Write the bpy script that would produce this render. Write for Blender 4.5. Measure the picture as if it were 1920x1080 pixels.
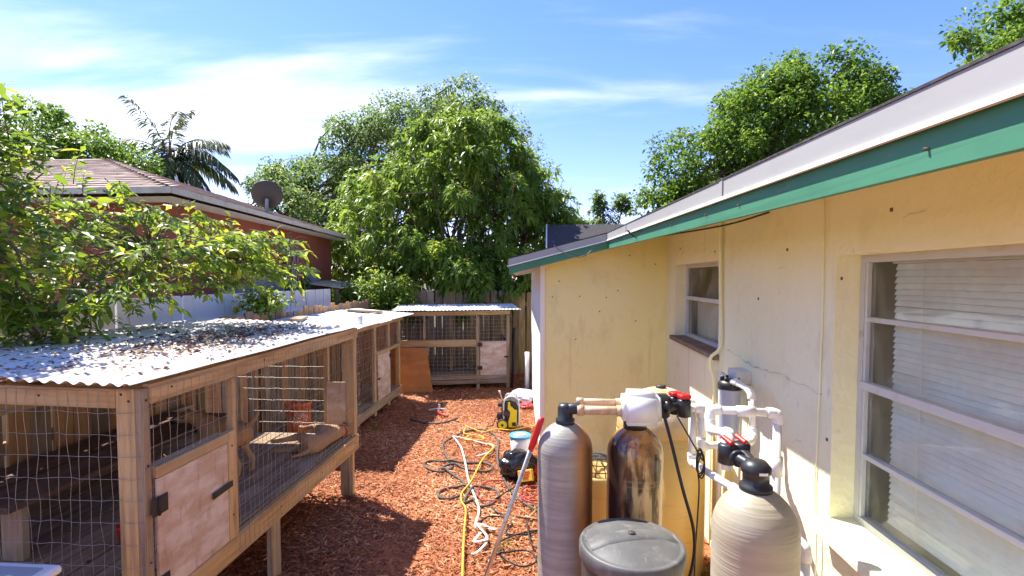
import bpy, bmesh, math, random
import numpy as np
from mathutils import Vector, Matrix
random.seed(7); rng = np.random.default_rng(7)
S = bpy.context.scene
for o in list(bpy.data.objects): bpy.data.objects.remove(o)
R = math.radians

# ------------------------------------------------------------------ camera
cam_d = bpy.data.cameras.new('camera'); cam = bpy.data.objects.new('camera', cam_d)
S.collection.objects.link(cam); S.camera = cam
cam_d.sensor_width = 36.0; cam_d.lens = 950.0/1920*36; cam_d.clip_start = 0.05; cam_d.clip_end = 6000
cam_d.shift_y = 23.5/1920
cam.location = (0, 0, 2.05); cam.rotation_euler = (R(90-2.5), 0, R(4.03))
# ------------------------------------------------------------------ sky and sun
SUN = Vector((-.52, .42, 1.0)).normalized()
el = math.asin(SUN.z); az = math.atan2(SUN.x, SUN.y)
W = bpy.data.worlds.new('World'); S.world = W; W.use_nodes = True
nt = W.node_tree; N = nt.nodes; Lk = nt.links; N.clear()
def wn(t, **k):
    n = N.new(t)
    for a, b in k.items(): setattr(n, a, b)
    return n
out = wn('ShaderNodeOutputWorld'); bg = wn('ShaderNodeBackground'); bg.inputs[1].default_value = .08
sky = wn('ShaderNodeTexSky', sky_type='NISHITA'); sky.sun_disc = False
sky.sun_elevation = el; sky.sun_rotation = az; sky.air_density = 1.0; sky.dust_density = .1; sky.ozone_density = 2.0
tc = wn('ShaderNodeTexCoord'); sp = wn('ShaderNodeSeparateXYZ'); Lk.new(tc.outputs['Generated'], sp.inputs[0])
zz = wn('ShaderNodeMath', operation='MAXIMUM'); Lk.new(sp.outputs[2], zz.inputs[0]); zz.inputs[1].default_value = .08
dv = wn('ShaderNodeVectorMath', operation='DIVIDE'); cb = wn('ShaderNodeCombineXYZ')
for i in range(3): Lk.new(zz.outputs[0], cb.inputs[i])
Lk.new(tc.outputs['Generated'], dv.inputs[0]); Lk.new(cb.outputs[0], dv.inputs[1])
mp = wn('ShaderNodeMapping'); mp.inputs['Scale'].default_value = (.30, .8, 1); mp.inputs['Rotation'].default_value = (0, 0, R(50)); mp.inputs['Location'].default_value = (.9, 4.3, 0)
Lk.new(dv.outputs[0], mp.inputs[0])
n1 = wn('ShaderNodeTexNoise'); n1.inputs['Scale'].default_value = 1.1; n1.inputs['Detail'].default_value = 9; n1.inputs['Roughness'].default_value = .56; n1.inputs['Distortion'].default_value = .5
Lk.new(mp.outputs[0], n1.inputs['Vector'])
# a cloud bank thickens towards the sun's side of the sky
dt = wn('ShaderNodeVectorMath', operation='DOT_PRODUCT'); Lk.new(tc.outputs['Generated'], dt.inputs[0]); dt.inputs[1].default_value = Vector((-.62, .72, .30)).normalized()
bank = wn('ShaderNodeMapRange'); Lk.new(dt.outputs['Value'], bank.inputs[0])
for i, v in ((1, .84), (2, 1.0), (3, -.05), (4, .11)): bank.inputs[i].default_value = v
ad = wn('ShaderNodeMath', operation='ADD'); Lk.new(n1.outputs[0], ad.inputs[0]); Lk.new(bank.outputs[0], ad.inputs[1])
rp = wn('ShaderNodeMapRange', interpolation_type='SMOOTHSTEP'); Lk.new(ad.outputs[0], rp.inputs[0])
for i, v in ((1, .47), (2, .86), (3, 0), (4, .8)): rp.inputs[i].default_value = v
mx = wn('ShaderNodeMix', data_type='RGBA'); Lk.new(rp.outputs[0], mx.inputs[0]); hsv = wn('ShaderNodeHueSaturation'); hsv.inputs['Saturation'].default_value = 1.25; Lk.new(sky.outputs[0], hsv.inputs['Color'])
tint = wn('ShaderNodeMix', data_type='RGBA', blend_type='MULTIPLY'); tint.inputs[0].default_value = 1; tint.inputs[7].default_value = (.95, .73, 1, 1); Lk.new(hsv.outputs[0], tint.inputs[6]); Lk.new(tint.outputs[2], mx.inputs[6])
mx.inputs[7].default_value = (6.0, 5.9, 6.1, 1)
Lk.new(mx.outputs[2], bg.inputs[0]); Lk.new(bg.outputs[0], out.inputs[0])
sd = bpy.data.lights.new('sun', 'SUN'); sd.energy = 2.9; sd.angle = R(.53); sd.color = (1, .95, .86)
so = bpy.data.objects.new('sun', sd); S.collection.objects.link(so)
so.rotation_euler = SUN.to_track_quat('Z', 'Y').to_euler(); so.location = SUN*30
S.view_settings.view_transform = 'Standard'; S.view_settings.look = 'None'; S.view_settings.gamma = 1
S.view_settings.exposure = 2.05

# ------------------------------------------------------------------ materials
MATS = {}
def M(name, base, layers=(), rough=.8, spec=.3, metal=0, bump=None, rand=0, wave=None, ao=None):
    """layers: (scale vector, colour, lo, hi) noise masks over the base colour; bump: (scale, strength)"""
    m = bpy.data.materials.new(name); m.use_nodes = True; t = m.node_tree; n = t.nodes; l = t.links
    p = n['Principled BSDF']; p.inputs['Roughness'].default_value = rough; p.inputs['Metallic'].default_value = metal
    p.inputs['Specular IOR Level'].default_value = spec
    tc = n.new('ShaderNodeTexCoord'); oi = n.new('ShaderNodeObjectInfo')
    mu = n.new('ShaderNodeMath'); mu.operation = 'MULTIPLY'; l.new(oi.outputs['Random'], mu.inputs[0]); mu.inputs[1].default_value = 41.0
    av = n.new('ShaderNodeVectorMath'); av.operation = 'ADD'; l.new(tc.outputs['Object'], av.inputs[0]); l.new(mu.outputs[0], av.inputs[1])
    vec = av.outputs[0]
    rgb = n.new('ShaderNodeRGB'); rgb.outputs[0].default_value = (*base, 1); cur = rgb.outputs[0]
    if rand:
        hs = n.new('ShaderNodeHueSaturation'); mr = n.new('ShaderNodeMapRange'); l.new(oi.outputs['Random'], mr.inputs[0])
        mr.inputs[3].default_value = 1-rand; mr.inputs[4].default_value = 1+rand; l.new(mr.outputs[0], hs.inputs['Value']); l.new(cur, hs.inputs['Color']); cur = hs.outputs[0]
    for i, ly in enumerate(layers):
        sc, col, lo, hi = ly[:4]
        mp = n.new('ShaderNodeMapping'); mp.inputs['Scale'].default_value = sc if hasattr(sc, '__len__') else (sc,)*3
        mp.inputs['Location'].default_value = (i*7.3, i*3.1, i*5.7); l.new(vec, mp.inputs[0])
        ns = n.new('ShaderNodeTexNoise'); ns.inputs['Scale'].default_value = 1; ns.inputs['Detail'].default_value = 6; ns.inputs['Roughness'].default_value = .6
        l.new(mp.outputs[0], ns.inputs['Vector'])
        mr = n.new('ShaderNodeMapRange'); l.new(ns.outputs[0], mr.inputs[0]); mr.inputs[1].default_value = lo; mr.inputs[2].default_value = hi
        if len(ly) > 4: mr.inputs[4].default_value = ly[4]
        mm = n.new('ShaderNodeMix'); mm.data_type = 'RGBA'; l.new(mr.outputs[0], mm.inputs[0]); l.new(cur, mm.inputs[6]); mm.inputs[7].default_value = (*col, 1); cur = mm.outputs[2]
    l.new(cur, p.inputs['Base Color'])
    h = None
    if bump:
        ns = n.new('ShaderNodeTexNoise'); ns.inputs['Detail'].default_value = 5
        mp = n.new('ShaderNodeMapping'); mp.inputs['Scale'].default_value = bump[0] if hasattr(bump[0], '__len__') else (bump[0],)*3
        l.new(vec, mp.inputs[0]); l.new(mp.outputs[0], ns.inputs['Vector']); ns.inputs['Scale'].default_value = 1
        h = ns.outputs[0]; bs = bump[1]
    if wave:
        wv = n.new('ShaderNodeTexWave'); wv.bands_direction = wave[0]; wv.inputs['Scale'].default_value = wave[1]; wv.inputs['Distortion'].default_value = wave[3] if len(wave) > 3 else 1.0
        l.new(tc.outputs['Object'], wv.inputs['Vector']); h = wv.outputs[1]; bs = wave[2]
    if h:
        b = n.new('ShaderNodeBump'); b.inputs['Strength'].default_value = bs; b.inputs['Distance'].default_value = bump[2] if bump and len(bump) > 2 else .004
        l.new(h, b.inputs['Height']); l.new(b.outputs[0], p.inputs['Normal'])
    MATS[name] = m; return m
G = (2.2, 28, 28)     # grain stretched along local x
M('pine', (.53, .35, .155), [(G, (.34, .2, .085), .42, .66), ((1.2, 5, 5), (.58, .43, .235), .45, .7, .8), ((1.6, 3, 3), (.33, .25, .16), .56, .72, .6), ((9, 9, 9), (.16, .075, .035), .68, .76, .7)], .75, .25, bump=((3, 60, 60), .35), rand=.16)
M('pine_grey', (.42, .31, .19), [(G, (.22, .145, .09), .42, .66), ((1.5, 4, 4), (.46, .36, .27), .5, .75), ((8, 8, 8), (.12, .08, .05), .68, .78, .7)], .85, .2, bump=((3, 60, 60), .45), rand=.2)
M('deck_wood', (.34, .245, .155), [(G, (.2, .14, .085), .42, .66), ((2, 6, 6), (.44, .34, .24), .5, .75), ((7, 9, 9), (.05, .032, .024), .66, .74, .85)], .85, .2, bump=((3, 60, 60), .45), rand=.15)
M('dark_wood', (.14, .088, .062), [(G, (.085, .052, .038), .42, .66), ((2, 5, 5), (.2, .135, .1), .52, .75)], .85, .2, bump=((3, 60, 60), .45), rand=.15)
M('fence_wood', (.54, .315, .15), [(G, (.34, .185, .085), .42, .66), ((1.2, 4, 4), (.42, .25, .125), .5, .75), ((8, 8, 8), (.09, .05, .03), .66, .76, .7)], .85, .2, bump=((3, 60, 60), .45), rand=.2)
M('fence_grey', (.3, .225, .16), [(G, (.19, .135, .095), .42, .66), ((1.2, 4, 4), (.37, .3, .23), .5, .75)], .88, .2, bump=((3, 60, 60), .45), rand=.2)
M('plywood', (.52, .37, .26), [((5, 11, 11), (.66, .55, .46), .42, .60), ((3, 3.4, 3), (.42, .25, .13), .56, .72, .6), ((30, 5, 30), (.34, .22, .15), .56, .7, .6), ((5, 40, 40), (.3, .19, .14), .6, .8, .6), ((14, 14, 14), (.17, .1, .07), .69, .76, .7)], .8, .25, bump=((5, 60, 60), .25), rand=.06)
M('plywood_orange', (.42, .17, .045), [((3, 12, 12), (.52, .23, .065), .45, .7), ((2.5, 2.5, 2.5), (.2, .08, .03), .52, .75), ((11, 11, 11), (.07, .03, .018), .68, .76)], .7, .3, bump=((5, 50, 50), .2))
M('corrugated', (.70, .69, .665), [((2.2, 2.2, 2.2), (.54, .47, .38), .55, .8, .7), ((11, 11, 11), (.3, .24, .18), .68, .78, .7)], .5, .35, bump=(30, .05))
M('corrugated_dirty', (.64, .62, .585), [((2.2, 1.2, 2.2), (.46, .40, .32), .46, .72, .8), ((26, .8, 26), (.40, .28, .18), .52, .64, .7), ((34, 1.6, 34), (.16, .11, .08), .60, .68, .8), ((9, 5, 9), (.25, .18, .13), .64, .72, .7)], .55, .3, bump=(30, .05))
M('wire', (.36, .34, .31), [], .5, .5, metal=.7)
M('black_metal', (.022, .021, .02), [((20, 20, 20), (.08, .06, .045), .6, .75)], .55, .4)
M('rubber', (.03, .03, .032), [], .6, .3)
M('hose_grey', (.085, .075, .068), [((25, 25, 25), (.17, .14, .115), .5, .75)], .65, .3)
M('yellow_cord', (.75, .47, .05), [], .55, .3)
M('red_hose', (.42, .03, .035), [], .5, .4)
M('white_strap', (.58, .54, .48), [((30, 30, 30), (.55, .45, .36), .6, .75)], .8, .2)
M('stucco', (.82, .77, .36), [((1.1, 1.1, 1.1), (.84, .79, .44), .45, .7), ((3.5, 3.5, 2), (.62, .50, .22), .54, .78, .7), ((10, 10, .8), (.55, .43, .2), .6, .75, .5), ((15, 15, 9), (.4, .31, .16), .67, .8, .45), ((60, 60, 60), (.33, .24, .13), .74, .8, .5)], .9, .15, bump=(24, .7, .012))
M('stucco_pale', (.86, .84, .58), [((1.1, 1.1, 1.1), (.84, .79, .46), .45, .72), ((3, 3, 2), (.66, .57, .36), .58, .8, .6), ((9, 9, .7), (.62, .52, .33), .6, .75, .5), ((15, 15, 9), (.42, .34, .22), .64, .8, .5)], .9, .15, bump=(22, .7, .012))
M('white_paint', (.8, .79, .75), [((6, 6, 3), (.62, .57, .48), .6, .8, .6)], .65, .3)
M('white_metal', (.34, .335, .32), [((1.5, 1.5, 6), (.27, .265, .25), .5, .8, .6)], .45, .4)
M('green_paint', (.055, .21, .12), [((3, 3, 6), (.042, .17, .095), .5, .75), ((20, 20, 20), (.12, .2, .13), .7, .8, .6), ((40, 5, 40), (.16, .22, .17), .63, .7, .6), ((3, .6, 30), (.035, .12, .07), .58, .7, .6)], .55, .35, bump=(40, .15))
M('shingle_dark', (.06, .055, .055), [((40, 40, 40), (.12, .11, .105), .5, .7)], .95, .1, bump=(80, .4))
M('shingle', (.46, .36, .29), [((3, 3, 3), (.37, .28, .22), .45, .7), ((60, 60, 60), (.4, .3, .24), .55, .75)], .95, .1, bump=(90, .4), rand=.1)
M('red_wall', (.34, .105, .065), [((.8, .8, .8), (.28, .08, .05), .45, .7), ((5, 5, 3), (.31, .12, .085), .56, .75), ((2, 2, .5), (.15, .05, .04), .56, .72, .6)], .9, .15, bump=(30, .3))
M('aluminium', (.60, .62, .60), [((9, 9, 9), (.45, .40, .33), .55, .75, .7)], .45, .5, metal=.15)
M('alu_worn', (.57, .57, .53), [((6, 6, 12), (.38, .29, .17), .58, .78, .7)], .6, .4)
M('blind', (.90, .89, .82), [((2, 1.2, 2), (.62, .54, .40), .55, .8, .7)], .6, .3, rand=.04)
M('room', (.7, .66, .56), [], .9, .1)
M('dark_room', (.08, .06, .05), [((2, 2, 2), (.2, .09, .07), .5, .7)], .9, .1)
M('tank_silver', (.28, .265, .225), [((3, 3, 34), (.37, .355, .315), .4, .65), ((5, 5, 2), (.27, .2, .125), .5, .72, .75)], .42, .45, bump=((4, 4, 170), .5))
M('tank_brown', (.60, .39, .15), [((8, 8, 1.6), (.07, .03, .014), .52, .57), ((5, 5, 1.5), (.46, .19, .04), .48, .62, .85), ((3, 3, 60), (.55, .42, .22), .55, .75, .5)], .2, .6, bump=((4, 4, 150), .15))
M('rust_stain', (.24, .085, .025), [((6, 6, 1.2), (.12, .05, .02), .45, .65), ((8, 8, 2), (.40, .2, .08), .58, .75)], .4, .45, bump=((4, 4, 150), .3))
M('tank_yellow', (.68, .44, .12), [((3, 3, .8), (.70, .50, .21), .45, .7), ((5, 5, 30), (.5, .29, .075), .55, .75, .6)], .4, .45, bump=((4, 4, 90), .2))
M('tank_pale', (.62, .50, .31), [((4, 4, 4), (.42, .27, .11), .47, .66), ((7, 7, 7), (.75, .70, .6), .54, .66, .8), ((12, 12, 12), (.45, .36, .25), .66, .76, .6)], .45, .4)
M('tank_beige', (.34, .30, .205), [((3, 3, 40), (.40, .36, .26), .42, .65), ((5, 5, 1), (.37, .30, .19), .5, .75, .7), ((14, 14, 3), (.25, .2, .13), .66, .76, .6)], .42, .45, bump=((5, 5, 130), .6))
M('brine_body', (.055, .056, .06), [((4, 4, 1), (.14, .135, .13), .5, .75)], .35, .5)
M('brine_lid', (.085, .084, .08), [((5, 5, 5), (.13, .128, .12), .45, .7), ((14, 14, 14), (.22, .215, .2), .55, .75, .7), ((40, 6, 40), (.24, .23, .21), .62, .72, .6)], .5, .4, bump=(60, .15))
M('pvc', (.80, .78, .73), [((8, 8, 8), (.62, .52, .38), .58, .78, .7)], .4, .45)
M('pvc_tan', (.60, .43, .27), [((14, 14, 14), (.42, .25, .13), .52, .72)], .5, .4)
M('black_plastic', (.022, .023, .025), [((30, 30, 30), (.07, .065, .06), .6, .78)], .4, .45)
M('white_plastic', (.78, .77, .73), [((5, 5, 5), (.66, .6, .48), .58, .8, .6)], .4, .45)
M('grey_plastic', (.36, .38, .38), [], .5, .4)
M('blue_housing', (.42, .50, .62), [((8, 8, 3), (.55, .60, .66), .45, .7)], .25, .5)
M('red_plastic', (.55, .02, .02), [], .4, .45)
M('yellow_plastic', (.72, .62, .02), [((18, 18, 18), (.55, .45, .05), .6, .8)], .4, .45)
M('orange_plastic', (.62, .13, .02), [((8, 8, 8), (.45, .1, .03), .55, .75)], .45, .4)
M('blue_lid', (.05, .33, .58), [], .4, .45)
M('peach', (.62, .25, .17), [((14, 14, 14), (.75, .5, .42), .5, .6)], .5, .4)
M('steel', (.5, .46, .42), [((6, 6, 40), (.33, .22, .15), .5, .75)], .3, .5, metal=.8)
M('bag_plastic', (.018, .019, .022), [], .18, .6)
M('tarp', (.55, .57, .62), [((6, 6, 6), (.4, .42, .5), .5, .7)], .6, .3)
M('bark', (.16, .12, .085), [((8, 8, 2), (.09, .065, .045), .45, .65)], .95, .1, bump=((20, 20, 4), .6))
M('twig', (.20, .15, .10), [((12, 12, 12), (.3, .25, .18), .5, .7)], .9, .1)
M('dead_vine', (.33, .28, .24), [((18, 18, 6), (.2, .16, .13), .45, .65)], .95, .1)
M('dish_grey', (.05, .044, .04), [], .5, .35)
M('grey_board', (.26, .25, .245), [((3, 3, 3), (.34, .33, .32), .45, .7)], .85, .2)
M('vinyl', (.88, .87, .83), [((3, 3, 3), (.76, .74, .68), .5, .8, .6)], .45, .4)
M('tan_sheet', (.58, .53, .40), [((5, 5, 5), (.45, .39, .28), .5, .7)], .7, .3)
M('soil', (.12, .095, .06), [((1.5, 1.5, 1.5), (.1, .13, .05), .45, .65), ((9, 9, 9), (.19, .15, .1), .55, .75)], .95, .1, bump=(25, .6))
M('mulch', (.42, .15, .07), [((14, 14, 14), (.27, .085, .04), .42, .62), ((40, 40, 40), (.46, .17, .085), .55, .72), ((1, 1, 1), (.24, .075, .04), .5, .7, .6)], .95, .1, bump=(60, 1.0))
M('copper_wire', (.2, .18, .16), [], .5, .4)

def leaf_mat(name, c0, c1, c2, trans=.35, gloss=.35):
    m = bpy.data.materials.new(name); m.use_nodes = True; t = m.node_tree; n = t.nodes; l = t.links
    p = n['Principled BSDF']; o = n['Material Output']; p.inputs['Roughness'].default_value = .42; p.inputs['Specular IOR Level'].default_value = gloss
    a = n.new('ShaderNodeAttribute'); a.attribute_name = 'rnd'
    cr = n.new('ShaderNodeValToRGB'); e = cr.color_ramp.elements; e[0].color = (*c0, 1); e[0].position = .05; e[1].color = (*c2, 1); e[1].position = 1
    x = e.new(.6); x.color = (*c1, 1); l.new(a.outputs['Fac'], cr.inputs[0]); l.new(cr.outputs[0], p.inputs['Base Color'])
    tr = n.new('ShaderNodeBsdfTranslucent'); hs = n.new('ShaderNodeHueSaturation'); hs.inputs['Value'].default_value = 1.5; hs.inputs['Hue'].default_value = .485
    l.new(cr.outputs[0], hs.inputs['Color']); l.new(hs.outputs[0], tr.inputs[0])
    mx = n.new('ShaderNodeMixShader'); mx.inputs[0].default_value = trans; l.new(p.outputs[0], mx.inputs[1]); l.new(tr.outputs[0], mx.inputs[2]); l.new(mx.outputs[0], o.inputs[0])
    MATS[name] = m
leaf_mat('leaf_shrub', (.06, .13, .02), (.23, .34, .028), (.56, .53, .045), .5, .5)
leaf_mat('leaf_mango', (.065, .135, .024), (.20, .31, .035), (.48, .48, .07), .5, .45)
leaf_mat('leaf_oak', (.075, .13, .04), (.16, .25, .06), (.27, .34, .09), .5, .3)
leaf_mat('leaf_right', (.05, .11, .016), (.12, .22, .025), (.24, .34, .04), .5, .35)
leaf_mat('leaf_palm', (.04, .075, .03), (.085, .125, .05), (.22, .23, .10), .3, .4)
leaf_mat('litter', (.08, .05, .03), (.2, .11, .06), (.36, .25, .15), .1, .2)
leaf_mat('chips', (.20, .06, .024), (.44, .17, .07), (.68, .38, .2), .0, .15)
leaf_mat('panicle', (.28, .16, .09), (.36, .2, .12), (.42, .27, .16), .0, .2)
def glass_mat():
    m = bpy.data.materials.new('glass'); m.use_nodes = True; t = m.node_tree; n = t.nodes; l = t.links; o = n['Material Output']; n.remove(n['Principled BSDF'])
    tr = n.new('ShaderNodeBsdfTransparent'); tr.inputs[0].default_value = (.93, .95, .93, 1); gl = n.new('ShaderNodeBsdfGlossy'); gl.inputs['Roughness'].default_value = .03
    lw = n.new('ShaderNodeLayerWeight'); lw.inputs[0].default_value = .5; pw = n.new('ShaderNodeMath'); pw.operation = 'POWER'; l.new(lw.outputs['Facing'], pw.inputs[0]); pw.inputs[1].default_value = 4.5
    ma = n.new('ShaderNodeMath'); ma.operation = 'MULTIPLY_ADD'; l.new(pw.outputs[0], ma.inputs[0]); ma.inputs[1].default_value = .28; ma.inputs[2].default_value = .025
    m1 = n.new('ShaderNodeMixShader'); l.new(ma.outputs[0], m1.inputs[0]); l.new(tr.outputs[0], m1.inputs[1]); l.new(gl.outputs[0], m1.inputs[2])
    df = n.new('ShaderNodeBsdfDiffuse'); df.inputs[0].default_value = (.66, .60, .46, 1); tc = n.new('ShaderNodeTexCoord'); ns = n.new('ShaderNodeTexNoise'); ns.inputs['Scale'].default_value = 3.2; ns.inputs['Detail'].default_value = 7
    l.new(tc.outputs['Object'], ns.inputs['Vector']); mr = n.new('ShaderNodeMapRange'); l.new(ns.outputs[0], mr.inputs[0]); mr.inputs[1].default_value = .45; mr.inputs[2].default_value = .8; mr.inputs[3].default_value = .02; mr.inputs[4].default_value = .3
    m2 = n.new('ShaderNodeMixShader'); l.new(mr.outputs[0], m2.inputs[0]); l.new(m1.outputs[0], m2.inputs[1]); l.new(df.outputs[0], m2.inputs[2]); l.new(m2.outputs[0], o.inputs[0]); MATS['glass'] = m
glass_mat()
def dog_mat():
    m = bpy.data.materials.new('dog_fur'); m.use_nodes = True; t = m.node_tree; n = t.nodes; l = t.links; p = n['Principled BSDF']; p.inputs['Roughness'].default_value = .85; p.inputs['Specular IOR Level'].default_value = .15
    a = n.new('ShaderNodeAttribute'); a.attribute_name = 'dark'; tc = n.new('ShaderNodeTexCoord'); ns = n.new('ShaderNodeTexNoise'); ns.inputs['Scale'].default_value = 14; ns.inputs['Detail'].default_value = 6; l.new(tc.outputs['Object'], ns.inputs['Vector'])
    c = n.new('ShaderNodeMix'); c.data_type = 'RGBA'; l.new(ns.outputs[0], c.inputs[0]); c.inputs[6].default_value = (.33, .19, .09, 1); c.inputs[7].default_value = (.48, .31, .17, 1)
    d = n.new('ShaderNodeMix'); d.data_type = 'RGBA'; l.new(a.outputs['Fac'], d.inputs[0]); l.new(c.outputs[2], d.inputs[6]); d.inputs[7].default_value = (.022, .018, .016, 1); l.new(d.outputs[2], p.inputs['Base Color'])
    b = n.new('ShaderNodeBump'); b.inputs['Strength'].default_value = .3; b.inputs['Distance'].default_value = .004; n2 = n.new('ShaderNodeTexNoise'); n2.inputs['Scale'].default_value = 160; l.new(tc.outputs['Object'], n2.inputs['Vector']); l.new(n2.outputs[0], b.inputs['Height']); l.new(b.outputs[0], p.inputs['Normal']); MATS['dog_fur'] = m
dog_mat()

# ------------------------------------------------------------------ helpers
WM = {}
I4 = Matrix.Identity(4)
T = Matrix.Translation
def place(o, Mx=I4, parent=None):
    S.collection.objects.link(o)
    if parent is not None: o.parent = parent; o.matrix_basis = WM[parent].inverted() @ Mx
    else: o.matrix_basis = Mx
    WM[o] = Mx; return o
def tag(o, label=None, cat=None, group=None, kind=None):
    for k, v in (('label', label), ('category', cat), ('group', group), ('kind', kind)):
        if v: o[k] = v
    return o
def thing(name, label, cat, loc=(0, 0, 0), rz=0, group=None):
    o = bpy.data.objects.new(name, None); o.empty_display_size = .1
    place(o, T(Vector(loc)) @ Matrix.Rotation(rz, 4, 'Z')); return tag(o, label, cat, group)
def obj(name, me, mat, parent=None, Mx=None, smooth=None):
    """Mx is the world matrix; by default the parent's own frame"""
    if mat and me.materials and me.materials[0] is not MATS[mat]:      # a mesh shared between materials is copied once per material
        k = ('mm', me.name, mat)
        if k not in _bc: c = me.copy(); c.materials.clear(); c.materials.append(MATS[mat]); _bc[k] = c
        me = _bc[k]
    o = bpy.data.objects.new(name, me)
    if mat and not me.materials: me.materials.append(MATS[mat])
    if smooth is not None:
        me.polygons.foreach_set('use_smooth', [smooth]*len(me.polygons))
    if Mx is None: Mx = WM[parent] if parent is not None else I4
    return place(o, Mx, parent)
_bc = {}
def mesh(vs, fs, smooth=False, name='m'):
    me = bpy.data.meshes.new(name); me.from_pydata([tuple(v) for v in vs], [], fs); me.update()
    if smooth: me.polygons.foreach_set('use_smooth', [True]*len(me.polygons))
    return me
def box_me(l, w, h, bev=.003, mat=None):
    k = (round(l, 4), round(w, 4), round(h, 4), bev, mat)
    if k in _bc: return _bc[k]
    bm = bmesh.new(); bmesh.ops.create_cube(bm, size=1)
    for v in bm.verts: v.co = Vector((v.co.x*l, v.co.y*w, v.co.z*h))
    if bev: bmesh.ops.bevel(bm, geom=bm.edges[:], offset=min(bev, .3*min(l, w, h)), segments=1, affect='EDGES')
    me = bpy.data.meshes.new('box'); bm.to_mesh(me); bm.free(); _bc[k] = me; return me
def frame(p0, p1, up=(0, 0, 1)):
    x = (Vector(p1)-Vector(p0)).normalized(); u = Vector(up)
    if abs(x.dot(u)) > .98: u = Vector((0, 1, 0)) if abs(x.y) < .9 else Vector((1, 0, 0))
    y = u.cross(x).normalized(); z = x.cross(y)
    m = Matrix((x, y, z)).transposed().to_4x4(); m.translation = (Vector(p0)+Vector(p1))/2; return m
def beam(name, p0, p1, w, h, mat, parent=None, up=(0, 0, 1), bev=.003):
    """a plank from p0 to p1 (centre line, parent's frame); w across, h along 'up'"""
    me = box_me((Vector(p1)-Vector(p0)).length, w, h, bev, mat)
    B = WM[parent] if parent is not None else I4
    return obj(name, me, mat, parent, B @ frame(p0, p1, up))
def box(name, c, s, mat, parent=None, rz=0, bev=.004):
    B = WM[parent] if parent is not None else I4
    return obj(name, box_me(*s, bev, mat), mat, parent, B @ T(Vector(c)) @ Matrix.Rotation(rz, 4, 'Z'))
def smooth_pts(pts, n=6):
    p = [np.array(q, float) for q in pts]
    if len(p) < 3 or n <= 1: return p
    out = []
    for i in range(len(p)-1):
        a = p[max(i-1, 0)]; b = p[i]; c = p[i+1]; d = p[min(i+2, len(p)-1)]
        for k in range(n):
            t = k/n; out.append(.5*((2*b)+(c-a)*t+(2*a-5*b+4*c-d)*t*t+(3*b-a-3*c+d)*t**3))
    return out+[p[-1]]
def tube_geo(pts, r, seg=8, off=0, flat=None, cap=True):
    P = np.array(pts, float); n = len(P); rr = np.broadcast_to(np.array(r, float), (n,))
    tg = np.gradient(P, axis=0); tg /= np.linalg.norm(tg, axis=1)[:, None]+1e-12
    u = np.array((0, 0, 1.)) if abs(tg[0][2]) < .9 else np.array((1., 0, 0)); vs = []
    for i in range(n):
        u = u-tg[i]*(u@tg[i]); u /= np.linalg.norm(u)+1e-12; w = np.cross(tg[i], u)
        for k in range(seg):
            a = 2*math.pi*k/seg; vs.append(P[i]+rr[i]*(math.cos(a)*u*(flat or 1)+math.sin(a)*w))
    fs = [(off+i*seg+k, off+i*seg+(k+1) % seg, off+(i+1)*seg+(k+1) % seg, off+(i+1)*seg+k) for i in range(n-1) for k in range(seg)]
    if cap: fs += [tuple(off+k for k in reversed(range(seg))), tuple(off+(n-1)*seg+k for k in range(seg))]
    return vs, fs
def tubes(list_of, seg=8, cap=True):
    V = []; F = []
    for pts, r in list_of:
        v, f = tube_geo(pts, r, seg, len(V), cap=cap); V += v; F += f
    return mesh(V, F, True)
def tube(name, pts, r, mat, parent=None, seg=8, sm=6, flat=None):
    v, f = tube_geo(smooth_pts(pts, sm), r, seg, flat=flat); return obj(name, mesh(v, f, True), mat, parent)
def lathe_me(prof, seg=32, smooth=True):
    vs = []; fs = []
    for (r, z) in prof:
        for k in range(seg): a = 2*math.pi*k/seg; vs.append((r*math.cos(a), r*math.sin(a), z))
    for i in range(len(prof)-1):
        for k in range(seg): fs.append((i*seg+k, i*seg+(k+1) % seg, (i+1)*seg+(k+1) % seg, (i+1)*seg+k))
    fs += [tuple(reversed(range(seg))), tuple((len(prof)-1)*seg+k for k in range(seg))]
    return mesh(vs, fs, smooth)
def lathe(name, prof, c, mat, parent=None, seg=32, rot=None, smooth=True):
    B = WM[parent] if parent is not None else I4
    return obj(name, lathe_me(prof, seg, smooth), mat, parent, B @ T(Vector(c)) @ (rot or I4))
def dome(r, h0, h1, n=8, neck=.03):
    """profile of a tank: foot radius, straight wall to h0, domed to h1"""
    return [(r*.9, 0), (r*.99, .015), (r, .05), (r, h0*.5), (r, h0)]+[(max(neck, r*math.cos(a)), h0+(h1-h0)*math.sin(a)) for a in np.linspace(.12, math.pi/2, n)]
def quad_panel(name, o, ux, uy, w, h, t, mat, parent=None):
    """a thin board: origin corner o, axes ux, uy (unit), thickness t along ux x uy"""
    ux = Vector(ux).normalized(); uy = Vector(uy).normalized(); n = ux.cross(uy)
    m = Matrix((ux, uy, n)).transposed().to_4x4(); m.translation = Vector(o)+ux*w/2+uy*h/2+n*t/2
    B = WM[parent] if parent is not None else I4
    return obj(name, box_me(w, h, t, .0015, mat), mat, parent, B @ m)
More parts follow.
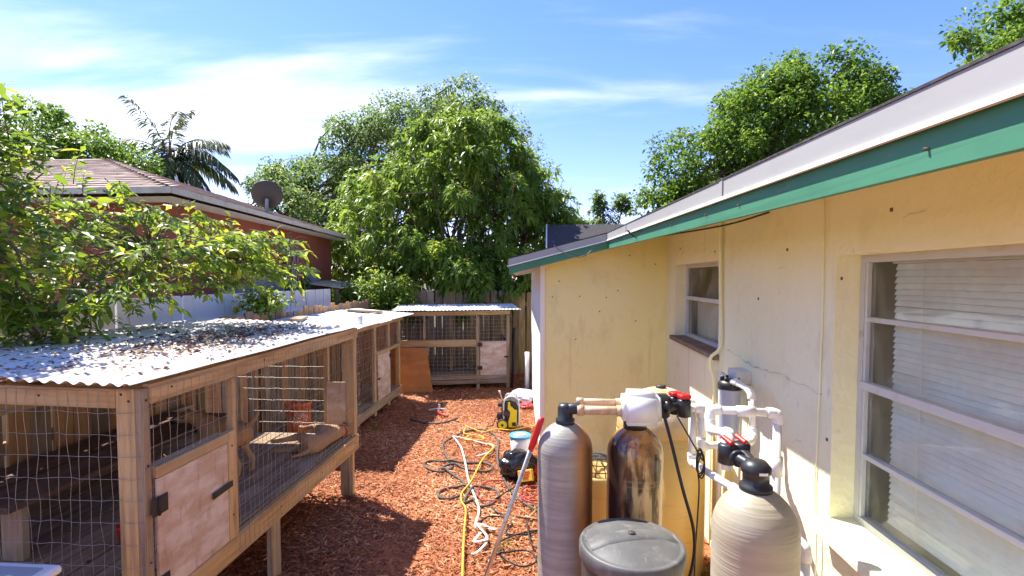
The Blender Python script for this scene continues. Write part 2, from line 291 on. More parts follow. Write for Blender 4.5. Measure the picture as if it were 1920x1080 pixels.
def wire_panel(name, o, ux, uz, w, h, parent, sx=.0508, sz=.1016, r=.0013, jit=.004, seed=0, bulge=.0):
    g = np.random.default_rng(seed); o = np.array(o, float); ux = np.array(ux, float); uz = np.array(uz, float); nn = np.cross(ux, uz); V = []; F = []
    nx = int(round(w/sx)); nz = int(round(h/sz)); jx = g.normal(0, jit, (nx+1, nz+1, 3)); jx[:, :, :] *= .8
    P = np.array([[o+ux*(i*w/nx)+uz*(j*h/nz) for j in range(nz+1)] for i in range(nx+1)])+jx
    wob = g.normal(0, jit*1.4, (nx+1, nz+1))[..., None]*nn; P = P+wob
    for i in range(nx+1):
        v, f = tube_geo(smooth_pts(P[i], 2), r, 4, len(V), cap=False); V += v; F += f
    for j in range(nz+1):
        v, f = tube_geo(P[:, j]+nn*r*1.2, r, 4, len(V), cap=False); V += v; F += f
    return obj(name, mesh(V, F, True), 'wire', parent)
def np_mesh(V, F, rnd=None, smooth=False):
    """V (n,3), F (m,k) all faces same size"""
    me = bpy.data.meshes.new('np'); V = np.asarray(V, np.float32); F = np.asarray(F, np.int32); k = F.shape[1]
    me.vertices.add(len(V)); me.vertices.foreach_set('co', V.ravel()); me.loops.add(F.size); me.loops.foreach_set('vertex_index', F.ravel())
    me.polygons.add(len(F)); me.polygons.foreach_set('loop_start', np.arange(0, F.size, k, dtype=np.int32))
    me.update(calc_edges=True)
    if smooth: me.polygons.foreach_set('use_smooth', np.ones(len(F), bool))
    if rnd is not None:
        a = me.attributes.new('rnd', 'FLOAT', 'FACE'); a.data.foreach_set('value', np.asarray(rnd, np.float32))
    return me
def unit(a): return a/(np.linalg.norm(a, axis=-1, keepdims=True)+1e-12)
def leaves_me(P, D, L, Wd, g, droop=.3, rnd=None, up=None):
    """folded, drooping leaves: base P, axis D, length L, width Wd; four triangles-quads each"""
    n = len(P); D = unit(D); ref = np.tile([0, 0, 1.], (n, 1)) if up is None else up
    ref = ref+g.normal(0, .45, (n, 3)); Sd = unit(np.cross(D, ref)); Nn = unit(np.cross(Sd, D)); L = L[:, None]; Wd = Wd[:, None]
    dz = np.array([0, 0, -1.])*droop*L
    mid = P+D*L*.48+dz*.22; tip = P+D*L*.96+dz; fold = Nn*Wd*.18
    l = mid+Sd*Wd*.5+fold; r = mid-Sd*Wd*.5+fold
    V = np.stack([P, r, mid, l, tip], 1).reshape(-1, 3); b = np.arange(n)[:, None]*5
    F = np.concatenate([b+[0, 1, 2], b+[0, 2, 3], b+[1, 4, 2], b+[3, 2, 4]], 1).reshape(-1, 3)
    q = g.random(n) if rnd is None else rnd
    return np_mesh(V, F, np.repeat(q, 4))
# ================================================================== SETTING
def sheet(name, x0, x1, y0, y1, z, mat, nx=1, ny=1, amp=0, seed=1):
    g = np.random.default_rng(seed); X, Y = np.meshgrid(np.linspace(x0, x1, nx+1), np.linspace(y0, y1, ny+1), indexing='ij'); Zz = np.full_like(X, z)
    if amp:
        for k in range(26):
            a = g.uniform(0, 6.3); fq = g.uniform(1, 9); Zz += amp*math.sqrt(1/fq)*np.sin(fq*(X*math.cos(a)+Y*math.sin(a))+g.uniform(0, 6.3))*.35
    V = np.stack([X, Y, Zz], -1).reshape(-1, 3); i = np.arange(nx)[:, None]*(ny+1)+np.arange(ny)[None]; i = i.ravel()[:, None]
    return tag(obj(name, np_mesh(V, np.concatenate([i, i+ny+1, i+ny+2, i+1], 1), smooth=True), mat), kind='structure')
sheet('ground', -1500, 1500, -1500, 1500, -.06, 'soil')
sheet('mulch_bed', -3.4, 2.5, -1.5, 10.85, -.004, 'mulch', 118, 240, .012)
def chips():
    g = np.random.default_rng(3); n = 95000
    y = 1.6+9.2*g.random(n)**1.35; x = g.uniform(-3.3, 1.2, n)
    keep = ~((y > 5.4) & (x > -.1)); x = x[keep]; y = y[keep]; n = len(x)
    bigc = g.random(n) < .035; L = g.gamma(4, .009, n)+.012+bigc*g.uniform(.02, .06, n); w = g.uniform(.0022, .006, n)+bigc*g.uniform(.002, .006, n); a = g.uniform(0, 2*math.pi, n); t = g.normal(0, .22, n)
    D = np.stack([np.cos(a)*np.cos(t), np.sin(a)*np.cos(t), np.sin(t)], 1); Sd = np.stack([-np.sin(a), np.cos(a), g.normal(0, .3, n)], 1); U = np.cross(D, Sd)
    P = np.stack([x, y, np.abs(g.normal(0, .006, n))+.004+.4*L*np.abs(np.sin(t))], 1); e = D*L[:, None]/2; s = Sd*w[:, None]; u = U*w[:, None]*.9
    V = np.stack([P-e-s, P-e*.8+s, P-e+u, P+e*.85-s*.7, P+e+s*.6, P+e*.9+u*.5], 1).reshape(-1, 3); b = np.arange(n)[:, None]*6
    F = np.concatenate([b+[0, 3, 5], b+[0, 5, 2], b+[1, 2, 5], b+[1, 5, 4], b+[0, 2, 1], b+[3, 4, 5]], 1).reshape(-1, 3)
    pt = .10*np.sin(1.9*x+.7*y)+.09*np.sin(2.7*y-1.3*x+1)+.08*np.sin(4.1*x+3.3*y+2)
    o = obj('mulch_chips', np_mesh(V, F, np.repeat(np.clip(g.beta(2, 2.2, n)+pt, 0, 1), 6)), 'chips'); tag(o, 'red dyed wood chips covering the yard', 'mulch', kind='stuff')
chips()

# ------------------------------------------------------------------ own house
house = thing('house', 'yellow stucco house with green and white eave boards', 'house', (1.25, 3, 0))
def wall_holes(name, x, t, y0, y1, z0, z1, holes, mat, parent):
    """wall in a plane x = const (outer face looks to -x) with rectangular openings and their reveals"""
    ys = sorted({y0, y1, *[a for h in holes for a in h[:2]]}); zs = sorted({z0, z1, *[a for h in holes for a in h[2:]]}); V = []; F = []
    def q(*p): F.append(tuple(range(len(V), len(V)+4))); V.extend(p)
    for i in range(len(ys)-1):
        for j in range(len(zs)-1):
            a, b, c, d = ys[i], ys[i+1], zs[j], zs[j+1]
            if any(h[0] <= a and b <= h[1] and h[2] <= c and d <= h[3] for h in holes): continue
            q((x, a, c), (x, a, d), (x, b, d), (x, b, c)); q((x+t, a, c), (x+t, b, c), (x+t, b, d), (x+t, a, d))
    for a, b, c, d in holes:
        q((x, a, c), (x+t, a, c), (x+t, a, d), (x, a, d)); q((x, b, c), (x, b, d), (x+t, b, d), (x+t, b, c))
        q((x, a, d), (x+t, a, d), (x+t, b, d), (x, b, d)); q((x, a, c), (x, b, c), (x+t, b, c), (x+t, a, c))
    o = obj(name, mesh(V, F), mat, parent, I4); return o
BW = (.62, 2.30, .985, 2.15); SW = (3.80, 5.08, 1.49, 2.18)
wr = wall_holes('wall', 1.25, .16, -2.2, 5.43, -.05, 2.75, [BW, SW], 'stucco_pale', house)
for v in wr.data.vertices:
    if v.co.z > 2.7: v.co.z = 2.40+(v.co.y+2.2)/7.63*.19
# the projecting back block: face towards the yard's near end, white side wall
SA = Vector((-.067, 5.43, 0)); SB = Vector((-.30, 9.4, 0))
obj('wall', mesh([(SA.x, 5.43, -.05), (1.41, 5.43, -.05), (1.41, 5.43, 2.60), (.62, 5.43, 2.42), (SA.x, 5.43, 2.24)], [(0, 1, 2, 3, 4)]), 'stucco', house, I4)
obj('side_wall', mesh([(SA.x, SA.y, -.05), (SB.x, SB.y, -.05), (SB.x, SB.y, 2.20), (SA.x, SA.y, 2.24)], [(0, 3, 2, 1)]), 'white_paint', house, I4)
obj('wall', mesh([(SB.x, SB.y, -.05), (6, SB.y, -.05), (6, SB.y, 3.6), (SB.x, SB.y, 2.20)], [(0, 3, 2, 1)]), 'stucco', house, I4)
obj('wall', mesh([(1.41, -2.2, -.05), (6, -2.2, -.05), (6, -2.2, 3.5), (1.41, -2.2, 2.42)], [(0, 1, 2, 3)]), 'stucco', house, I4)
# eave boards: polyline of the roof edge  (x, y, z of the top edge)
E0 = Vector((.811, -2.2, 2.337)); E1 = Vector((.60, 5.13, 2.50)); E2 = Vector((-.39, 5.13, 2.248)); E3 = Vector((-.62, 9.6, 2.245))
def eave(p, q, zt, zb, out, t, name, mat):
    """vertical board hanging under the roof edge from zt to zb below it, set 'out' outwards"""
    d = (q-p).normalized(); n = Vector((-d.y, d.x, 0)).normalized()
    if n.x > 0 or (abs(n.x) < .3 and n.y > 0): n = -n
    p = p+n*out; q = q+n*out; up = Vector((0, 0, 1)); V = []
    for P in (p, q):
        for k, zz_ in ((0, zt), (0, zb), (-t, zb), (-t, zt)): V.append(P+n*k-up*zz_)
    F = [(0, 1, 5, 4), (1, 2, 6, 5), (2, 3, 7, 6), (3, 0, 4, 7), (0, 3, 2, 1), (4, 5, 6, 7)]
    me = mesh(V, F); bm = bmesh.new(); bm.from_mesh(me); bmesh.ops.recalc_face_normals(bm, faces=bm.faces[:]); bm.to_mesh(me); bm.free()
    return obj(name, me, mat, house, I4)
for p, q, dz in ((E0, E1, .008), (E1, E2, 0), (E2, E3, 0)):
    eave(p, q, .0, .072, .012, .010, 'drip_edge', 'white_metal')
    eave(p, q, .066, .078, .020, .012, 'drip_lip', 'white_paint')
    eave(p, q, .03, .155, 0, .022, 'fascia', 'green_paint')
for yy in (2.05, 4.1):      # overlapping joints in the metal edge
    e_ = E0+(E1-E0)*((yy+2.2)/7.33); obj('joint_sleeve', box_me(.004, .035, .066, .001, 'js'), 'white_metal', house, T(Vector((e_.x-.0145, e_.y, e_.z-.036))))
# roof slab with shingle edge, soffit
def roofpt(x, y):
    z = 2.50+.255*(x-.6)
    if y < 5.13: z -= .215*(5.13-y)/7.33*max(0, 1-(x-.6)/3)
    return z
rz_ = lambda P: P+Vector((-.015, -.0, .006)); rdn = Vector((0, 0, -.006)); far = lambda P: Vector((6, P.y, P.z+.255*(6-P.x)))
r0, r1, r2, r3 = rz_(E0), rz_(E1)+Vector((0, -.018, 0)), rz_(E2)+Vector((0, -.018, 0)), rz_(E3)
V = [r0, r1, far(r0), far(r1), r2, r3, far(r3), r0+rdn, r1+rdn, r2+rdn, r3+rdn]
F = [(0, 2, 3, 1), (4, 1, 3, 6, 5), (0, 1, 8, 7), (1, 4, 9, 8), (4, 5, 10, 9)]
obj('roof', mesh(V, F), 'shingle_dark', house, I4)
obj('soffit', mesh([(.815, -2.2, 2.20), (1.30, -2.2, 2.34), (1.30, 5.43, 2.545), (.605, 5.43, 2.375)], [(0, 1, 2, 3)]), 'stucco', house, I4)
obj('soffit', mesh([(-.385, 5.14, 2.11), (.6, 5.14, 2.36), (1.3, 5.14, 2.53), (1.3, 5.45, 2.53), (.6, 5.45, 2.36), (-.06, 5.45, 2.19), (-.28, 9.5, 2.15), (-.60, 9.5, 2.10)], [(0, 1, 2, 3, 4, 5), (0, 5, 6, 7)]), 'tan_sheet', house, I4)
house_loc = Vector((1.25, 3, 0))
def rel(p): return tuple(Vector(p)-house_loc)
beam('wall_trim', rel((1.242, -2.2, 2.335)), rel((1.242, 5.42, 2.50)), .016, .028, 'stucco', house)
beam('corner_board', rel((-.055, 5.418, -.03)), rel((-.055, 5.418, 2.30)), .022, .05, 'white_paint', house, up=(1, 0, 0))
# windows
def window(op, x, bars, hung, label):
    y0, y1, z0, z1 = op; fw = .032; V = []; F = []
    def bar(a, b, c, d, xa, xb):
        k = len(V); V.extend([(X, Y, Z) for X in (xa, xb) for Y in (a, b) for Z in (c, d)])
        F.extend([tuple(k+i for i in f) for f in ((0, 1, 3, 2), (4, 6, 7, 5), (0, 4, 5, 1), (2, 3, 7, 6), (0, 2, 6, 4), (1, 5, 7, 3))])
    for a, b, c, d in ((y0, y0+fw, z0, z1), (y1-fw, y1, z0, z1), (y0+fw, y1-fw, z0, z0+fw), (y0+fw, y1-fw, z1-fw, z1)): bar(a, b, c, d, x, x+.045)
    w = obj('window', mesh(V, F), 'alu_worn', house, I4); tag(w, label)
    zs = [z0+fw]+list(bars)+[z1-fw]
    for i, zb in enumerate(bars):
        big = (i == hung); h = .034 if big else .02; xx = x-.012 if big else x+.004
        o = obj('rail', box_me(.035, y1-y0-2*fw+.01, h, .002, 'al'), 'aluminium', w, T(Vector((xx+.0175, (y0+y1)/2, zb))))
    for a, b in ((y0+fw+.008, 0), (y1-fw-.008, 0)):
        obj('stile', box_me(.02, .014, z1-z0-2*fw, .002, 'al'), 'aluminium', w, T(Vector((x+.012, a, (z0+z1)/2))))
    for i in range(len(zs)-1):
        obj('pane', box_me(.004, y1-y0-2*fw-.002, zs[i+1]-zs[i]-.002, 0, 'gl'), 'glass', w, T(Vector((x+.024+(.003 if i % 2 else 0), (y0+y1)/2, (zs[i]+zs[i+1])/2))))
    return w
w1 = window(BW, 1.352, (1.286, 1.593, 1.876), 1, 'large four-pane aluminium window with closed white blinds')
w2 = window(SW, 1.352, (1.865,), 0, 'small two-pane aluminium window of dusty glass')
sl = box_me(.005, 1.50, .027, .001, 'bl'); z = 2.095; k = 0
while z > 1.03:
    m = T(Vector((1.432+random.uniform(-.001, .001), 1.44-.0*k, z))) @ Matrix.Rotation(R(24+random.uniform(-2.5, 2.5)), 4, 'Y') @ Matrix.Rotation(R(random.uniform(-.25, .25)), 4, 'X')
    obj('slat', sl, 'blind', w1, m); z -= .0245; k += 1
obj('headrail', box_me(.03, 1.52, .03, .003, 'bl'), 'blind', w1, T(Vector((1.432, 1.44, 2.125))))
for yy in (2.02, 1.35): obj('ladder_cord', box_me(.002, .003, 1.08, 0, 'bl'), 'blind', w1, T(Vector((1.417, yy, 1.57))))
# rooms behind the windows
def room(y0, y1, z0, z1, x0, x1, mat):
    c = [(x, y, z) for x in (x0, x1) for y in (y0, y1) for z in (z0, z1)]
    obj('room', mesh(c, [(4, 5, 7, 6), (0, 4, 6, 2), (1, 3, 7, 5), (0, 1, 5, 4), (2, 6, 7, 3)]), mat, house, I4)
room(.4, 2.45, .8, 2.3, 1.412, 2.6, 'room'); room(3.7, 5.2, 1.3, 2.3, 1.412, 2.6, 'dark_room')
obj('curtain', mesh([(1.46, 3.83+i*1.22/24, zz_) for zz_ in (1.49, 1.86) for i in range(25)], [(i, i+1, i+26, i+25) for i in range(24)]), 'room', w2, I4)
# sills
box('sill', rel((1.275, 1.46, .963)), (.21, 1.74, .05), 'stucco_pale', house); box('sill', rel((1.285, 4.44, 1.472)), (.16, 1.34, .04), 'fence_grey', house)
# crack across the stucco, nail heads and holes
ck = [(3.62, 1.555)]
while ck[-1][0] > 2.42: ck.append((ck[-1][0]-random.uniform(.02, .06), ck[-1][1]-.0+random.uniform(-.012, .010)-.0035*0))
V = []; F = []
for i, (y, zc_) in enumerate(ck):
    hw = random.uniform(.0004, .002) if random.random() > .25 else .0045; V += [(1.2475, y, zc_-hw), (1.2475, y, zc_+hw)]
    if i: F.append((2*i-2, 2*i-1, 2*i+1, 2*i))
obj('crack', mesh(V, F), 'tan_sheet', house, I4)
def hairline(pts, face):
    V = []; F = []
    for i, (a_, z_) in enumerate(pts):
        hw = random.uniform(.0004, .0016)
        V += [(1.2478, a_, z_-hw), (1.2478, a_, z_+hw)] if face == 'x' else [(a_, 5.4278, z_-hw), (a_, 5.4278, z_+hw)]
        if i: F.append((2*i-2, 2*i-1, 2*i+1, 2*i))
    obj('crack', mesh(V, F), 'tan_sheet', house, I4)
for a0, z0, n_, f_ in ((1.78, 2.28, 9, 'x'), (2.75, 2.1, 6, 'x'), (3.2, 2.0, 7, 'x'), (2.55, 1.25, 6, 'x'), (.2, 1.95, 8, 'y'), (.7, 2.05, 8, 'y'), (.95, 1.4, 7, 'y'), (.4, 1.5, 6, 'y')):
    pts = [(a0, z0)]
    for _ in range(n_): pts.append((pts[-1][0]+random.uniform(.006, .022), pts[-1][1]+random.uniform(-.012, .008)))
    hairline(pts, f_)
for (x, z) in ((.12, 2.02), (.34, 1.86), (.62, 1.85), (.74, 1.92), (.86, 2.29), (1.13, 2.2), (.05, 1.85), (.55, 1.7), (.93, 1.6), (.3, 1.4)):
    obj('nail_hole', box_me(.012, .004, .012, .001, 'dk'), 'dark_wood', house, T(Vector((x, 5.427, z))))
for (y, z) in ((2.75, 2.2), (3.1, 1.93), (2.25, 2.05), (2.33, 1.33), (4.9, 2.33), (3.9, 2.25), (1.95, 2.3)):
    obj('nail_hole', box_me(.004, .012, .014, .001, 'dk'), 'dark_wood', house, T(Vector((1.247, y, z))))
for (y, l) in ((1.02, .03), (1.9, .035), (2.25, .05), (2.8, .03), (3.9, .03)):
    e_ = E0+(E1-E0)*((y+2.2)/7.33); tube('nail', [rel((e_.x+.004, y, e_.z-.115)), rel((e_.x-.008, y+.006, e_.z-.113))], .003, 'dark_wood', house, 6, 1)

# cables and conduit fixed on the house
tube('wall_conduit', [(1.232, 3.70, 2.46), (1.228, 3.73, 2.40), (1.228, 3.70, 1.9), (1.228, 3.68, 1.58), (1.18, 3.74, 1.48), (1.20, 3.80, 1.38), (1.228, 3.80, 1.2), (1.228, 3.80, .1)], .012, 'stucco_pale', None, 10)
tag(bpy.data.objects['wall_conduit'], 'cream painted conduit running down the wall beside the small window', 'conduit')
tube('wall_cable', [(1.243, 2.40, 2.42), (1.242, 2.385, 1.9), (1.242, 2.40, 1.3), (1.243, 2.41, 1.05), (1.23, 2.36, .85), (1.235, 2.38, .3), (1.2, 2.36, .02)], .0035, 'stucco_pale', None, 8)
tag(bpy.data.objects['wall_cable'], 'thin cream cable stapled straight down the wall beside the large window', 'cable')
tube('eave_wire', [(.52, 5.10, 2.40), (.46, 5.09, 2.36), (.40, 5.05, 2.30), (.33, 5.08, 2.26), (.22, 5.09, 2.28), (.12, 5.10, 2.33), (.06, 5.107, 2.38)], .004, 'copper_wire', None, 6)
tag(bpy.data.objects['eave_wire'], 'loose grey wire sagging in a loop below the gable board', 'wire')
tube('eave_cable', [(.575, 3.75, 2.40), (.66, 3.72, 2.34), (.85, 3.5, 2.35), (1.1, 3.2, 2.38), (1.235, 2.95, 2.42)], .006, 'rubber', None, 6)
tag(bpy.data.objects['eave_cable'], 'dark cable running from the green eave board to the wall top', 'cable')

# ------------------------------------------------------------------ fences
def picket_me(w, h, t, dog=.022):
    k = ('pk', round(w, 3), round(h, 3), t)
    if k not in _bc:
        o = [(-w/2, 0), (w/2, 0), (w/2, h-dog), (w/2-dog, h), (-w/2+dog, h), (-w/2, h-dog)]; n = len(o)
        # grain runs along local x: the board is built lying along x and stood up by its matrix
        V = [(z, x, y) for y in (-t/2, t/2) for x, z in o]; F = [tuple(reversed(range(n))), tuple(range(n, 2*n))]+[(i, (i+1) % n, n+(i+1) % n, n+i) for i in range(n)]
        me = mesh(V, F); bm = bmesh.new(); bm.from_mesh(me); bmesh.ops.recalc_face_normals(bm, faces=bm.faces[:]); bm.to_mesh(me); bm.free(); _bc[k] = me
    return _bc[k]
STAND = Matrix(((0, 1, 0, 0), (0, 0, 1, 0), (1, 0, 0, 0), (0, 0, 0, 1)))      # local x -> up, local y -> along, local z -> through
def fence(name, label, p0, p1, h, w, gap, mat, rails, t=.018, jit=.02, side=1, posts=0, hs=None):
    p0 = Vector((*p0, 0)); p1 = Vector((*p1, 0)); d = (p1-p0); L = d.length; d.normalize(); rz = math.atan2(d.y, d.x)
    f = thing(name, label, 'fence', p0, rz); n = int(L/(w+gap)); rr = random.Random(hash(name) % 999)
    hv = [h, h-.02, h+.015, h-.035]
    for i in range(n):
        x = (i+.5)*(w+gap); m = WM[f] @ T(Vector((x+rr.uniform(-.004, .004), 0, rr.uniform(-jit, 0)))) @ Matrix.Rotation(rr.uniform(-.012, .012), 4, 'Y') @ STAND
        obj('picket', picket_me(w, hv[rr.randrange(4)] if jit > .005 else h, t), mat if not isinstance(mat, tuple) else mat[rr.randrange(len(mat))], f, m)
    for z in rails: beam('rail', (0, side*(t/2+.02), z), (L, side*(t/2+.02), z), .036, .085, mat if not isinstance(mat, tuple) else mat[0], f)
    return f
fence('wood_fence', 'low weathered brown picket fence behind the dog pens', (-3.47, 9.9), (-3.47, 1.2), 1.65, .138, .016, ('fence_wood', 'fence_wood', 'fence_grey'), (.35, .95, 1.37), side=-1)
fence('wood_fence', 'tall grey brown picket fence behind the farthest pen beside the house', (-3.6, 10.55), (.6, 10.95), 1.80, .138, .012, ('fence_grey', 'fence_grey', 'pine_grey'), (.3, 1.5), side=1)
fence('wood_fence', 'upper weathered board fence rising behind the grey brown picket fence', (-1.4, 11.9), (1.2, 12.1), 2.05, .2, .004, ('fence_grey',), (.5, 1.6), side=1)
fence('vinyl_fence', 'white vinyl picket fence in front of the red house', (-4.02, 9.1), (-4.02, 2.2), 1.86, .14, .006, 'vinyl', (.4, 1.5), t=.025, jit=.002, side=1)

# ------------------------------------------------------------------ the red house next door
nb = thing('house', 'red stucco house with brown shingle hip roof', 'house', (-5.5, 8.3, 0))
A = Vector((-3.93, 5.08, 3.0)); Bc = Vector((-4.55, 11.7, 3.0)); Pk = Vector((-7.3, 7.95, 4.02)); Ar = Vector((-16, 5.0, 3.0)); Pr = Vector((-13, 7.9, 4.02)); Br = Vector((-16, 11.7, 3.0))
up = Vector((0, 0, .03))
wl = [(-4.40, 5.62), (-4.92, 11.25), (-16, 11.25), (-16, 5.62)]
obj('wall', mesh([(x, y, z) for z in (-.05, 2.98) for x, y in wl], [(0, 1, 5, 4), (1, 2, 6, 5), (2, 3, 7, 6), (3, 0, 4, 7)]), 'red_wall', nb, I4)
rf = obj('roof', mesh([A, Bc, Pk, Ar, Pr, Br], [(0, 1, 2), (3, 0, 2, 4), (1, 5, 4, 2)]), 'shingle', nb, I4)
def shingles(a, b, c, d, name):
    """courses of tabs on the roof face with eave a-b and ridge d-c, joined into one part"""
    g = random.Random(5); V = []; F = []; n = (b-a).cross(d-a).normalized(); n = n if n.z > 0 else -n
    e = (b-a).normalized(); s = n.cross(e); s = s if s.z > 0 else -s; Hh = max((d-a).dot(s), (c-a).dot(s)); nc = int(Hh/.14)
    def xr(h):
        tl = h/max(1e-6, (d-a).dot(s)); tr = h/max(1e-6, (c-a).dot(s)); return (d-a).dot(e)*tl, (b-a).length+((c-a).dot(e)-(b-a).length)*tr
    for j in range(nc):
        h = j*.14; x0, x1 = xr(h); x = x0-g.uniform(0, .2)
        while x < x1:
            w = .30; xa = max(x, x0); xb = min(x+w-.006, x1); x += w
            if xb-xa < .02: continue
            hh = .15+g.uniform(-.008, .004); lo = .012+g.uniform(0, .006); k = len(V); base = a+s*(h-g.uniform(0, .008))
            V += [base+e*xa+n*lo, base+e*xb+n*lo, base+e*xb+s*hh+n*.004, base+e*xa+s*hh+n*.004, base+e*xa, base+e*xb]
            F += [(k, k+1, k+2, k+3), (k+4, k+5, k+1, k)]
    o = obj(name, mesh(V, F), 'shingle', nb, I4); o['kind'] = 'stuff'
shingles(A, Bc, Pk, Pk, 'shingles'); shingles(Ar, A, Pk, Pr, 'shingles')
def fas(p, q, nm):
    d = (q-p).normalized(); n = Vector((d.y, -d.x, 0)); V = []
    for P in (p, q): V += [P+n*.01+Vector((0, 0, .01)), P+n*.01-Vector((0, 0, .055)), P-n*.02-Vector((0, 0, .055)), P-n*.02+Vector((0, 0, .01))]
    obj(nm, mesh(V, [(0, 1, 5, 4), (1, 2, 6, 5), (2, 3, 7, 6), (3, 0, 4, 7), (0, 3, 2, 1), (4, 5, 6, 7)]), 'tan_sheet', nb, I4)
fas(A, Bc, 'fascia'); fas(Ar, A, 'fascia')
obj('soffit', mesh([A-up*3, Bc-up*3, (-4.92, 11.25, 2.93), (-4.40, 5.62, 2.93), Ar-up*3, (-16, 5.62, 2.93)], [(0, 1, 2, 3), (4, 0, 3, 5)]), 'white_paint', nb, I4)
def on_wall(y): return -4.40-(y-5.62)*.0924
for y, w, z0, z1, nm in ((8.05, 1.2, .2, 2.12, 'door'), (10.0, .72, 1.75, 2.25, 'window'), (7.0, .8, .9, 2.0, 'window')):
    n = 10; V = [(on_wall(y)+.0, y, 0)]; pts = [(-w/2, z0), (w/2, z0), (w/2, z1-.12)]+[(w/2*math.cos(a), z1-.12+.12*math.sin(a)) for a in np.linspace(.3, math.pi-.3, 7)]+[(-w/2, z1-.12)]
    V = [(on_wall(y+a)+o, y+a, z) for o in (.05, -.02) for a, z in pts]; m = len(pts)
    obj(nm, mesh(V, [tuple(range(m)), *[(i, m+i, m+(i+1) % m, (i+1) % m) for i in range(m)]]), 'grey_board', nb, I4)
# dish
ds = thing('satellite_dish', 'dark grey satellite dish on the roof edge of the red house', 'satellite dish', (-4.42, 7.75, 3.10), R(205))
tube('mast', [(0, 0, -.06), (0, 0, .1), (0, -.03, .2)], .025, 'grey_board', ds, 10)
box('foot', (0, 0, -.03), (.16, .12, .03), 'grey_board', ds)
dm = Matrix.Rotation(R(62), 4, 'X')
lathe('reflector', [(.001, .0), (.08, .006), (.155, .024), (.228, .05), (.233, .056), (.228, .058), (.155, .032), (.08, .014), (.001, .008)], (0, -.06, .26), 'dish_grey', ds, 28, dm)
tube('feed_arm', [(0, -.02, .1), (.02, -.25, .12), (.03, -.42, .27)], .014, 'white_paint', ds, 8); box('feed_horn', (.03, -.43, .32), (.07, .07, .13), 'white_paint', ds)
# dead vine up the wall, pole, lean-to
vy = 8.75; vx = on_wall(vy)+.1
vn = thing('dead_vine', 'dry grey vine stem clinging to the red wall', 'vine', (vx, vy, 0))
for k in range(26):
    g = random.Random(k); x0 = g.uniform(-.1, .1); y0 = g.uniform(-.12, .12); h = g.uniform(1.8, 2.75)
    tube('stem', [(g.uniform(-.03, .08), y0, 0), (g.uniform(0, .1), y0+g.uniform(-.08, .08), h*.4), (g.uniform(0, .12), y0*.6+g.uniform(-.1, .1), h*.75), (g.uniform(0, .16), y0+g.uniform(-.16, .16), h)], .017, 'dead_vine', vn, 5, 5)
for k in range(26):
    g = random.Random(100+k); z = g.uniform(1.5, 2.75); s = g.choice((-1, 1))
    tube('tendril', [(.05, 0, z), (.1, s*g.uniform(.1, .2), z+g.uniform(-.05, .15)), (.12, s*g.uniform(.2, .45), z+g.uniform(-.2, .2))], .006, 'dead_vine', vn, 4, 5)
tag(beam('leaning_pole', (on_wall(9.2)+.45, 9.05, .2), (on_wall(9.0)+.1, 8.95, 2.15), .035, .035, 'fence_grey'), 'thin grey pole leaning on the red wall beside the dead vine', 'pole')
lt = thing('lean_to', 'low lean-to with a tan sheet roof against the red wall', 'shelter', (-4.3, 10.4, 0))
quad_panel('roof_sheet', (-.55, -.95, 1.98), (0, 1, 0), (-1, 0, .12), 2.1, .95, .02, 'tan_sheet', lt)
quad_panel('roof_sheet', (.35, -.95, 1.86), (0, 1, 0), (-1, 0, .12), 2.1, .92, .02, 'tan_sheet', lt)
for y in (-.85, .95): beam('post', (.25, y, 0), (.25, y, 1.85), .07, .07, 'fence_grey', lt)
# yellow gabled house seen over the roof
sh = thing('house', 'yellow gabled house with dark shingles beyond the roof edge', 'house', (2.5, 12.5, 0))
q = [(-.02, 10.9, 2.72), (6, 10.9, 2.72), (6, 12.0, 3.31), (-.02, 12.0, 3.31), (-.02, 13.1, 2.72), (6, 13.1, 2.72)]
obj('roof', mesh(q, [(0, 1, 2, 3), (3, 2, 5, 4)]), 'shingle_dark', sh, I4)
obj('wall', mesh([(.06, 11.05, 0), (.06, 12.95, 0), (.06, 12.95, 2.72), (.06, 12.0, 3.24), (.06, 11.05, 2.72), (6, 11.05, 0), (6, 11.05, 2.72)], [(0, 4, 3, 2, 1), (0, 5, 6, 4)]), 'stucco', sh, I4)
beam('barge_board', (-2.53, -1.62, 2.69), (-2.53, -.5, 3.285), .03, .09, 'white_paint', sh)
